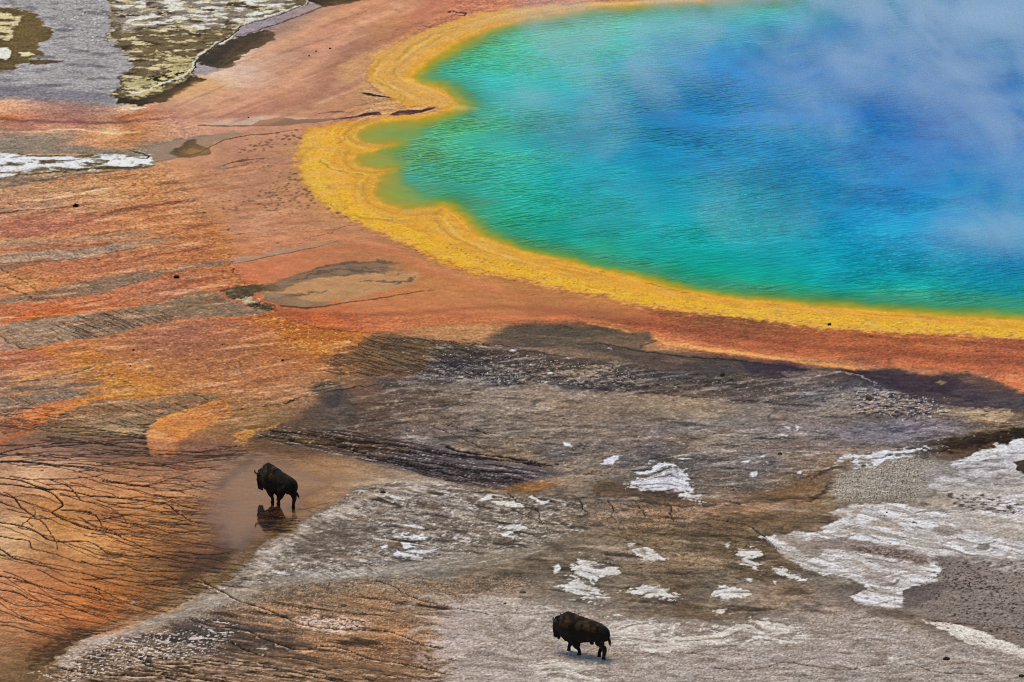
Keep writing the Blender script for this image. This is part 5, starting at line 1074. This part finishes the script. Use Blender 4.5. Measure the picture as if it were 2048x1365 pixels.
# ------------------------------------------------------------------ steam over the spring
def W2(u, v):
    a, b = to_world(u, v); return float(a), float(b)
def make_steam():
    x0, y0 = W2(900, 560); x1, y1 = W2(2350, -60)
    bx = (-12.0, 95.0); by = (-8.0, 150.0); bz = (0.25, 7.0)
    bm = bmesh.new(); bmesh.ops.create_cube(bm, size=1)
    me = bpy.data.meshes.new('steam'); bm.to_mesh(me); bm.free()
    o = bpy.data.objects.new('steam', me); COL.objects.link(o)
    o.location = ((bx[0] + bx[1]) / 2, (by[0] + by[1]) / 2, (bz[0] + bz[1]) / 2)
    for v in me.vertices: v.co = Vector((v.co.x * (bx[1] - bx[0]), v.co.y * (by[1] - by[0]), v.co.z * (bz[1] - bz[0])))
    m = bpy.data.materials.new('steam_vapour'); m.use_nodes = True; nt = m.node_tree; nt.nodes.clear(); L = nt.links
    out = nt.nodes.new('ShaderNodeOutputMaterial'); pv = nt.nodes.new('ShaderNodeVolumePrincipled'); L.new(pv.outputs[0], out.inputs['Volume'])
    pv.inputs['Color'].default_value = (.72, .885, 1.0, 1); pv.inputs['Anisotropy'].default_value = 0.0
    geo = nt.nodes.new('ShaderNodeNewGeometry')
    sep = nt.nodes.new('ShaderNodeSeparateXYZ'); L.new(geo.outputs['Position'], sep.inputs[0])
    mp = nt.nodes.new('ShaderNodeMapping'); L.new(geo.outputs['Position'], mp.inputs['Vector'])
    mp.vector_type = 'TEXTURE'; mp.inputs['Rotation'].default_value = (0, R(-16), R(10)); mp.inputs['Scale'].default_value = (5.2, 17, 3.6)
    n = nt.nodes.new('ShaderNodeTexNoise'); n.inputs['Scale'].default_value = 1.0; n.inputs['Detail'].default_value = 5; n.inputs['Roughness'].default_value = .62; n.inputs['Distortion'].default_value = .6; L.new(mp.outputs[0], n.inputs['Vector'])
    dn = nt.nodes.new('ShaderNodeMapRange'); L.new(n.outputs['Fac'], dn.inputs['Value']); dn.inputs['From Min'].default_value = .42; dn.inputs['From Max'].default_value = .74; dn.interpolation_type = 'SMOOTHSTEP'
    # plumes: (x, y, reach across, reach along, strength)
    tot = None
    for (u, v, ru, rv, s) in STEAM:
        px, py = W2(u, v); qx, _ = W2(u + ru, v); _, qy = W2(u, v - rv)
        ax = math_node(nt, 'MULTIPLY', math_node(nt, 'SUBTRACT', sep.outputs[0], px), 1 / max(1, qx - px))
        ay = math_node(nt, 'MULTIPLY', math_node(nt, 'SUBTRACT', sep.outputs[1], py), 1 / max(1, qy - py))
        r2 = math_node(nt, 'ADD', math_node(nt, 'MULTIPLY', ax, ax), math_node(nt, 'MULTIPLY', ay, ay))
        gss = math_node(nt, 'MULTIPLY', math_node(nt, 'EXPONENT', math_node(nt, 'MULTIPLY', r2, -1.0)), s)
        tot = gss if tot is None else math_node(nt, 'ADD', tot, gss)
    hf = nt.nodes.new('ShaderNodeMapRange'); L.new(sep.outputs[2], hf.inputs['Value']); hf.inputs['From Min'].default_value = 1.0; hf.inputs['From Max'].default_value = bz[1]; hf.inputs['To Min'].default_value = 1; hf.inputs['To Max'].default_value = 0
    d = math_node(nt, 'MULTIPLY', math_node(nt, 'MULTIPLY', math_node(nt, 'ADD', dn.outputs[0], STEAM_BASE), tot), math_node(nt, 'MULTIPLY', hf.outputs[0], STEAM_DENS))
    L.new(d, pv.inputs['Density'])
    me.materials.append(m)
    tag(o, 'blue white steam drifting low over the hot spring', 'steam', kind='stuff')
    return o
make_steam()
# ------------------------------------------------------------------ bison
def fur_mat(name, base, alt, scale=2.2, lo=.5, hi=.62, rough=.9):
    m, nt, bs = new_mat(name); L = nt.links
    tc = nt.nodes.new('ShaderNodeTexCoord')
    n = nt.nodes.new('ShaderNodeTexNoise'); n.inputs['Scale'].default_value = scale; n.inputs['Detail'].default_value = 4; L.new(tc.outputs['Object'], n.inputs['Vector'])
    mr = nt.nodes.new('ShaderNodeMapRange'); L.new(n.outputs['Fac'], mr.inputs['Value']); mr.inputs['From Min'].default_value = lo; mr.inputs['From Max'].default_value = hi
    mx = nt.nodes.new('ShaderNodeMix'); mx.data_type = 'RGBA'; L.new(mr.outputs[0], mx.inputs['Factor'])
    mx.inputs['A'].default_value = (*base, 1); mx.inputs['B'].default_value = (*alt, 1)
    L.new(mx.outputs['Result'], bs.inputs['Base Color']); bs.inputs['Roughness'].default_value = rough
    bs.inputs['Specular IOR Level'].default_value = .15
    w = nt.nodes.new('ShaderNodeTexNoise'); w.inputs['Scale'].default_value = 28; w.inputs['Detail'].default_value = 3; L.new(tc.outputs['Object'], w.inputs['Vector'])
    b = nt.nodes.new('ShaderNodeBump'); b.inputs['Strength'].default_value = .6; b.inputs['Distance'].default_value = .03; L.new(w.outputs['Fac'], b.inputs['Height']); L.new(b.outputs[0], bs.inputs['Normal'])
    return m
FUR = fur_mat('bison_fur', (.014, .010, .0075), (.034, .022, .013), 2.2)
MANE = fur_mat('mane_wool', (.015, .0105, .0075), (.075, .044, .016), 2.1, .46, .58)
HORN = fur_mat('horn_keratin', (.16, .16, .14), (.07, .07, .06), 8, .4, .6, .45)
HOOF = fur_mat('hoof_keratin', (.008, .007, .006), (.012, .01, .008), 8, .4, .6, .5)
EYE = fur_mat('eye_dark', (.004, .003, .003), (.006, .005, .004), 8, .4, .6, .1)

def loft(bm, rings, seg=20):
    """rings: (centre xyz, half width y, half height, tilt axis direction, egg)"""
    prev = None; first = None
    for (c, hw, hh, d, egg) in rings:
        c = Vector(c); d = Vector(d).normalized(); side = Vector((0, 1, 0)); side = (side - d * side.dot(d)).normalized(); up = d.cross(side)
        if up.z < 0 and abs(d.z) < .7: up = -up
        r = []
        for k in range(seg):
            t = 2 * math.pi * k / seg; s, co = math.sin(t), math.cos(t)
            r.append(bm.verts.new(c + side * (hw * s * (1 - egg * co)) + up * (hh * co)))
        if prev:
            for k in range(seg): bm.faces.new((prev[k], prev[(k + 1) % seg], r[(k + 1) % seg], r[k]))
        else: first = r
        prev = r
    bm.faces.new(first[::-1]); bm.faces.new(prev)

def limb(bm, pts, seg=12):
    """tapered limb through joints: (x, y, z, radius)"""
    P = [Vector(p[:3]) for p in pts]; rr = [p[3] for p in pts]; rings = []
    fine = curve([list(p) + [r] for p, r in zip(P, rr)], 4)
    Q = [Vector(f[:3]) for f in fine]
    for i, q in enumerate(Q):
        d = (Q[min(i + 1, len(Q) - 1)] - Q[max(i - 1, 0)])
        rings.append((q, max(.02, fine[i][3]), max(.02, fine[i][3]), d, 0))
    loft(bm, rings, seg)

def ball(bm, c, r, sub=2):
    m = Matrix.Translation(Vector(c)) @ Matrix.Diagonal((r[0], r[1], r[2], 1))
    bmesh.ops.create_icosphere(bm, subdivisions=sub, radius=1, matrix=m)

def solid(bm, name, mat, voxel=None, smooth=2, fuzz=None, parent=None, loc=None, rz=0):
    bmesh.ops.recalc_face_normals(bm, faces=bm.faces)
    me = bpy.data.meshes.new(name); bm.to_mesh(me); bm.free()
    if voxel:
        tmp = bpy.data.objects.new('tmp_form', me); COL.objects.link(tmp)
        md = tmp.modifiers.new('r', 'REMESH'); md.mode = 'VOXEL'; md.voxel_size = voxel
        ms = tmp.modifiers.new('s', 'SMOOTH'); ms.iterations = smooth; ms.factor = .5
        dg = bpy.context.evaluated_depsgraph_get(); dg.update()
        me2 = bpy.data.meshes.new_from_object(tmp.evaluated_get(dg)); me2.name = name
        bpy.data.objects.remove(tmp); bpy.data.meshes.remove(me); me = me2
    if fuzz:
        from mathutils import noise
        no = [v.normal.copy() for v in me.vertices]
        for v, n in zip(me.vertices, no):
            a = fuzz(v.co)
            if a: v.co += n * a * (noise.noise(v.co * 9) * .7 + noise.noise(v.co * 21) * .5 + .15)
    me.polygons.foreach_set('use_smooth', [True] * len(me.polygons))
    me.materials.clear(); me.materials.append(mat)
    o = bpy.data.objects.new(name, me); COL.objects.link(o)
    if parent: o.parent = parent
    if loc is not None: o.location = loc; o.rotation_euler = (0, 0, rz)
    return o

BODY = [(-1.17,1.22,1.44,.10,.0),(-1.08,1.02,1.58,.25,.05),(-.92,.90,1.68,.34,.05),(-.68,.84,1.74,.37,.08),(-.35,.76,1.79,.41,.10),(0,.69,1.85,.45,.14),(.35,.60,1.91,.48,.22),(.7,.56,1.98,.48,.30),(.98,.53,2.08,.45,.38),(1.2,.56,2.10,.39,.38),(1.4,.66,1.98,.31,.30),(1.55,.82,1.86,.25,.2),(1.66,.95,1.74,.2,.1)]
def body_form(bm, grow=0.0, x0=-9, x1=9, zcut=0):
    rg = []
    for (x, zb, zt, hw, egg) in BODY:
        if x0 <= x <= x1:
            zb2 = max(zb, zcut) if zcut else zb
            rg.append(((x, 0, (zb2 + zt) / 2), hw + grow, (zt - zb2) / 2 + grow, (1, 0, 0), egg))
    loft(bm, rg, 24)

def make_bison(name, label, org, heading, legs, head=(0, 0), tail=None, mane_x=.2, mane_z=.92):
    bm = bmesh.new(); body_form(bm)
    hd, hz = head                                   # sideways turn, drop
    def H(x, y, z): return (x, y + hd * max(0, x - 1.2), z + hz * max(0, x - 1.2))
    # head: poll, brow, muzzle
    for c, r in ((H(1.62,0,1.56),(.26,.25,.27)),(H(1.76,0,1.40),(.25,.24,.30)),(H(1.84,0,1.18),(.19,.20,.25)),(H(1.86,0,.98),(.15,.16,.20)),(H(1.86,0,.82),(.125,.135,.15)),(H(1.85,0,.74),(.10,.12,.10)),(H(1.5,0,1.2),(.30,.28,.36)),(H(1.62,0,1.05),(.16,.15,.28)),(H(1.6,0,.86),(.08,.07,.16))):
        ball(bm, c, r)
    for s in (1, -1): ball(bm, H(1.60, s * .29, 1.50), (.05, .11, .06))          # ears
    # haunches, shoulders, sheath
    for s in (1, -1):
        ball(bm, (-.82, s * .20, 1.18), (.34, .21, .42)); ball(bm, (.86, s * .22, 1.10), (.32, .22, .46))
    ball(bm, (-.22, 0, .66), (.13, .05, .09)); ball(bm, (-.75, 0, .78), (.10, .08, .10))
    hoofs = []
    for kind, (sx, sy), foot, lift, bend, wool in legs:
        fx, fy = foot
        if kind == 'front':
            kn = (sx * .45 + fx * .55 + bend, sy * .5 + fy * .5, .47 + lift * .8)
            pts = [(sx, sy, 1.05, .22), (sx * .8 + fx * .2 + bend * .4, sy, .78, .20), kn + (.145,), (fx * .9 + kn[0] * .1, fy, .24 + lift, .09), (fx, fy, .08 + lift, .095)]
        else:
            kx = sx * .6 + fx * .4 + .16 + bend; hx = fx - .10 + (sx - fx) * .25
            pts = [(sx, sy, 1.15, .27), (kx, sy, .84, .22), (hx + .03, fy * .6 + sy * .4, .54 + lift * .7, .14), (fx - .01, fy, .24 + lift, .092), (fx, fy, .08 + lift, .095)]
        limb(bm, pts)
        if kind == 'front' and wool: ball(bm, (kn[0] - .03, kn[1], kn[2] + .06), (.22, .16, .26))
        hoofs.append((fx, fy, lift))
    def fuzz(c):
        return .035 if c.x > .55 and c.z > .42 else (.008 if c.z > .5 else 0)
    ox, oy = to_world(*org); rz = math.pi - R(heading)
    z0 = float(Z[int((org[1] - plan.v0) / STEP), int((org[0] - plan.u0) / STEP)])
    b = solid(bm, name, FUR, .03, 3, fuzz, None, (float(ox), float(oy), z0), rz)
    tag(b, label, 'bison')
    # woolly cape over hump, shoulders and neck
    bm = bmesh.new(); body_form(bm, .024, mane_x, 1.56, mane_z)
    for s in (1, -1): ball(bm, (.9, s * .24, 1.12), (.32, .22, .44)); ball(bm, (.55, s * .25, 1.45), (.42, .2, .30))
    solid(bm, 'mane', MANE, .03, 2, lambda c: .03, b)
    bm = bmesh.new()
    for c, r in ((H(1.72,0,1.66),(.2,.2,.16)),(H(1.88,0,1.50),(.13,.17,.17)),(H(1.62,0,1.74),(.16,.17,.12))): ball(bm, c, r)
    solid(bm, 'forelock', FUR, .03, 1, lambda c: .04, b)
    bm = bmesh.new()
    for c, r in ((H(1.72,0,.80),(.09,.08,.16)),(H(1.70,0,.68),(.09,.07,.12)),(H(1.64,0,.95),(.13,.1,.2))): ball(bm, c, r)
    solid(bm, 'beard', FUR, .025, 1, lambda c: .03, b)
    for s in (1, -1):
        bm = bmesh.new(); limb(bm, [H(1.72, s * .19, 1.60) + (.065,), H(1.76, s * .33, 1.62) + (.058,), H(1.80, s * .40, 1.73) + (.044,), H(1.79, s * .37, 1.84) + (.022,)], 10); solid(bm, 'horn', HORN, parent=b)
        bm = bmesh.new(); ball(bm, H(1.90, s * .185, 1.26), (.03, .022, .03)); solid(bm, 'eye', EYE, parent=b)
    for fx, fy, lift in hoofs:
        bm = bmesh.new(); loft(bm, [((fx + .02, fy, .0 + lift), .10, .115, (0, 0, 1), 0), ((fx + .015, fy, .05 + lift), .092, .104, (0, 0, 1), 0), ((fx, fy, .11 + lift), .078, .084, (0, 0, 1), 0)], 12); solid(bm, 'hoof', HOOF, parent=b)
    bm = bmesh.new(); limb(bm, tail, 8); tl = solid(bm, 'tail', FUR, parent=b)
    e = Vector(tail[-1][:3]); e0 = Vector(tail[-2][:3]); bm = bmesh.new()
    dd = (e - e0).normalized(); limb(bm, [tuple(e - dd * .12) + (.035,), tuple(e + dd * .06) + (.075,), tuple(e + dd * .20) + (.055,), tuple(e + dd * .34) + (.012,)], 8)
    solid(bm, 'tail_tuft', FUR, parent=tl)
    return b

make_bison('bison', 'dark bison wading in the shallow brown water above its own reflection', (563, 1009), 50,
    [('front', (.86, .22), (.62, .14), 0, .02, True), ('front', (.86, -.22), (.52, -.18), .10, .14, True), ('rear', (-.84, .20), (.12, .10), .0, .10, False), ('rear', (-.84, -.20), (-.90, -.14), 0, 0, False)],
    head=(.10, -.30), tail=[(-1.10, 0, 1.50, .05), (-1.24, .0, 1.32, .035), (-1.26, .0, 1.05, .028), (-1.30, -.06, .90, .026)], mane_x=.3)
make_bison('bison', 'brown backed bison walking over the dry pale crust near the bottom edge', (1176, 1311.5), 30,
    [('front', (.86, .22), (.43, .12), 0, -.02, True), ('front', (.92, -.22), (1.22, -.22), 0, .0, True), ('rear', (-.84, .20), (-1.02, .20), 0, 0, False), ('rear', (-.80, -.20), (-.60, -.10), 0, 0, False)],
    head=(.0, .0), tail=[(-1.10, 0, 1.50, .05), (-1.20, .04, 1.35, .035), (-1.23, .05, 1.15, .028), (-1.25, .05, 1.02, .026)], mane_x=-.7, mane_z=1.28)

# ------------------------------------------------------------------ small things on the flat
def rock_mat(name, a, b, sc_=5):
    return fur_mat(name, a, b, sc_, .4, .6, .9)
DARK = rock_mat('dark_dung', (.022, .015, .009), (.045, .03, .016)); TANR = rock_mat('tan_rock', (.20, .15, .08), (.34, .27, .16)); PALE = rock_mat('pale_sinter', (.28, .25, .19), (.55, .50, .42), 2.5); BROWN = rock_mat('brown_rock', (.09, .055, .02), (.16, .10, .035)); GREENR = rock_mat('dried_dung', (.075, .06, .025), (.14, .11, .05))
def ground_z(u, v): return float(Z[int((v - plan.v0) / STEP), int((u - plan.u0) / STEP)])
def lump(name, label, cat, u, v, w, h, mat, seed, flat=False, group=None):
    from mathutils import noise
    w, h = w * .88, h * .85
    x, y = to_world(u, v); bm = bmesh.new()
    g = random.Random(seed)
    if flat:
        prof = [(0, .42), (.25, .5), (.45, .75), (.6, .62), (.78, .95), (.9, .7), (1.0, .1), (1.02, -.3)]
        seg = 24; rows = []
        ctr = bm.verts.new((0, 0, h * .42))
        for (rr, zz) in prof[1:]:
            rows.append([bm.verts.new((rr * w / 2 * math.cos(2 * math.pi * k / seg) * (1 + .13 * math.sin(3 * 2 * math.pi * k / seg + seed) + .07 * math.sin(5 * 2 * math.pi * k / seg + 2 * seed)), rr * w / 2 * math.sin(2 * math.pi * k / seg) * (1 + .12 * math.cos(2 * 2 * math.pi * k / seg + seed)), zz * h + h * .2 * noise.noise(Vector((rr * 3, k * .7, seed)))) ) for k in range(seg)])
        for k in range(seg): bm.faces.new((ctr, rows[0][k], rows[0][(k + 1) % seg]))
        for i in range(len(rows) - 1):
            for k in range(seg): bm.faces.new((rows[i][k], rows[i + 1][k], rows[i + 1][(k + 1) % seg], rows[i][(k + 1) % seg]))
    else:
        bmesh.ops.create_icosphere(bm, subdivisions=3, radius=1)
        for vtx in bm.verts:
            n = noise.noise(vtx.co * 1.3 + Vector((seed, 0, 0))) * .38 + noise.noise(vtx.co * 3.4 + Vector((0, seed, 0))) * .22
            c = vtx.co * (1 + n); vtx.co = Vector((c.x * w / 2, c.y * w / 2 * .8, max(-.25, c.z) * h))
    o = solid(bm, name, mat, loc=(float(x), float(y), ground_z(u, v) - .01), rz=g.uniform(0, 6))
    tag(o, label, cat, group); return o
for i, (n, l, c, u, v, w, h, m, fl) in enumerate([
    ('rock', 'small brown cone of rock on the dark grey slope below the orange belt', 'rock', 1445, 753, .42, .38, BROWN, False),
    ('rock', 'brown stone in the middle of the pale shell of crust at right', 'rock', 1738, 800, .55, .26, BROWN, False),
    ('rock', 'black stone at the outer edge of the yellow rim at right', 'rock', 1659, 651, .34, .16, DARK, False),
    ('dung_pat', 'dark flat dung pat among small white patches on the grey slope', 'dung', 1560, 909, .36, .09, DARK, True),
    ('rock', 'flat yellowish rock in the purple black mud at right', 'rock', 1700, 749, .62, .07, TANR, False),
    ('dung_pat', 'black oval dung pat on the plain grey crust near the bottom right', 'dung', 1893, 1320, .40, .12, DARK, True),
    ('dung_pat', 'dark dung pat at the right edge in the bottom corner', 'dung', 2043, 1353, .34, .10, DARK, True),
    ('dung_pat', 'ring shaped dry greenish dung pat on the brown crust below the wet basin', 'dung', 688, 1212, .36, .10, GREENR, True),
    ('dung_pat', 'ring shaped dry brown dung pat up and left of the lower bison', 'dung', 1045, 1186, .38, .10, GREENR, True),
    ('dung_pat', 'dark dung pat on pale crust right of the wading bison', 'dung', 766, 985, .34, .10, DARK, True),
    ('dung_pat', 'brown dung pat beside the thin white streak right of the grey slope', 'dung', 1727, 933, .36, .09, BROWN, True),
    ('rock', 'small black stone on the orange mat at left', 'rock', 267, 702, .24, .12, DARK, False),
    ('rock', 'small black stone on the orange brown flat above the grey plume', 'rock', 565, 722, .22, .12, DARK, False),
    ('rock', 'tiny black stone on the orange mat near the golden ledge', 'rock', 261, 733, .14, .10, DARK, False),
    ('rock', 'tiny black stone on the purple brown part of the orange mat', 'rock', 445, 691, .14, .08, DARK, False),
    ('rock', 'black stone on the pink flat at top, largest and rightmost of three', 'rock', 660, 99, .28, .13, DARK, False),
    ('rock', 'black stone on the pink flat at top, middle one of three', 'rock', 632, 104, .22, .10, DARK, False),
    ('rock', 'black stone on the pink flat at top, leftmost and lowest of three', 'rock', 618, 113, .20, .10, DARK, False),
    ('rock', 'small black stone on the white sheet of salt at right', 'rock', 1774, 1026, .13, .09, DARK, False),
    ('rock', 'tiny black stone on the pale strip beside the dark channel at left', 'rock', 497, 237, .16, .10, DARK, False),
    ('rock', 'small pale cone in the brown wet basin near its lower shore', 'rock', 267, 1206, .40, .10, PALE, False),
    ('dung_pat', 'small brown dung pat on the frosted crust above the lower bison', 'dung', 1010, 1208, .20, .06, GREENR, True),
    ('dung_pat', 'thin brown dung pat at the left end of the grey slope near a white chip', 'dung', 1066, 876, .40, .06, BROWN, True),
]): lump(n, l, c, u, v, w, h, m, i + 3, fl)

GRASS = fur_mat('tuft_green', (.010, .014, .004), (.025, .030, .008), 9, .4, .6, .8)
def tuft(label, u, v, w, h, seed):
    g = random.Random(seed); x, y = to_world(u, v); bm = bmesh.new()
    for k in range(170):
        a = g.uniform(0, 6.283); r = w / 2 * math.sqrt(g.random()) * .8; bx, by = r * math.cos(a), r * math.sin(a) * .8
        hh = h * g.uniform(.55, 1.1) * (1 - .55 * (r / (w / 2))); le = g.uniform(.2, .6) * hh; t = a + g.uniform(-.6, .6)
        ex, ey = bx + le * math.cos(t), by + le * math.sin(t); pw = .012; px, py = -math.sin(t) * pw, math.cos(t) * pw
        v0 = bm.verts.new((bx - px, by - py, -.01)); v1 = bm.verts.new((bx + px, by + py, -.01)); v2 = bm.verts.new(((bx * .5 + ex * .5) + px, (by * .5 + ey * .5) + py, hh * .6)); v3 = bm.verts.new(((bx * .5 + ex * .5) - px, (by * .5 + ey * .5) - py, hh * .6)); v4 = bm.verts.new((ex, ey, hh))
        bm.faces.new((v0, v1, v2, v3)); bm.faces.new((v3, v2, v4))
    o = solid(bm, 'grass_tuft', GRASS, loc=(float(x), float(y), ground_z(u, v)))
    tag(o, label, 'grass tuft', 'dark grass tufts on the orange mats'); return o
tuft('dark green grass tuft at the end of a thin dark streak on the orange mat', 152, 414, .52, .26, 5)
tuft('dark green grass tuft between two grey water streams on the orange mat', 353, 557, .46, .24, 6)
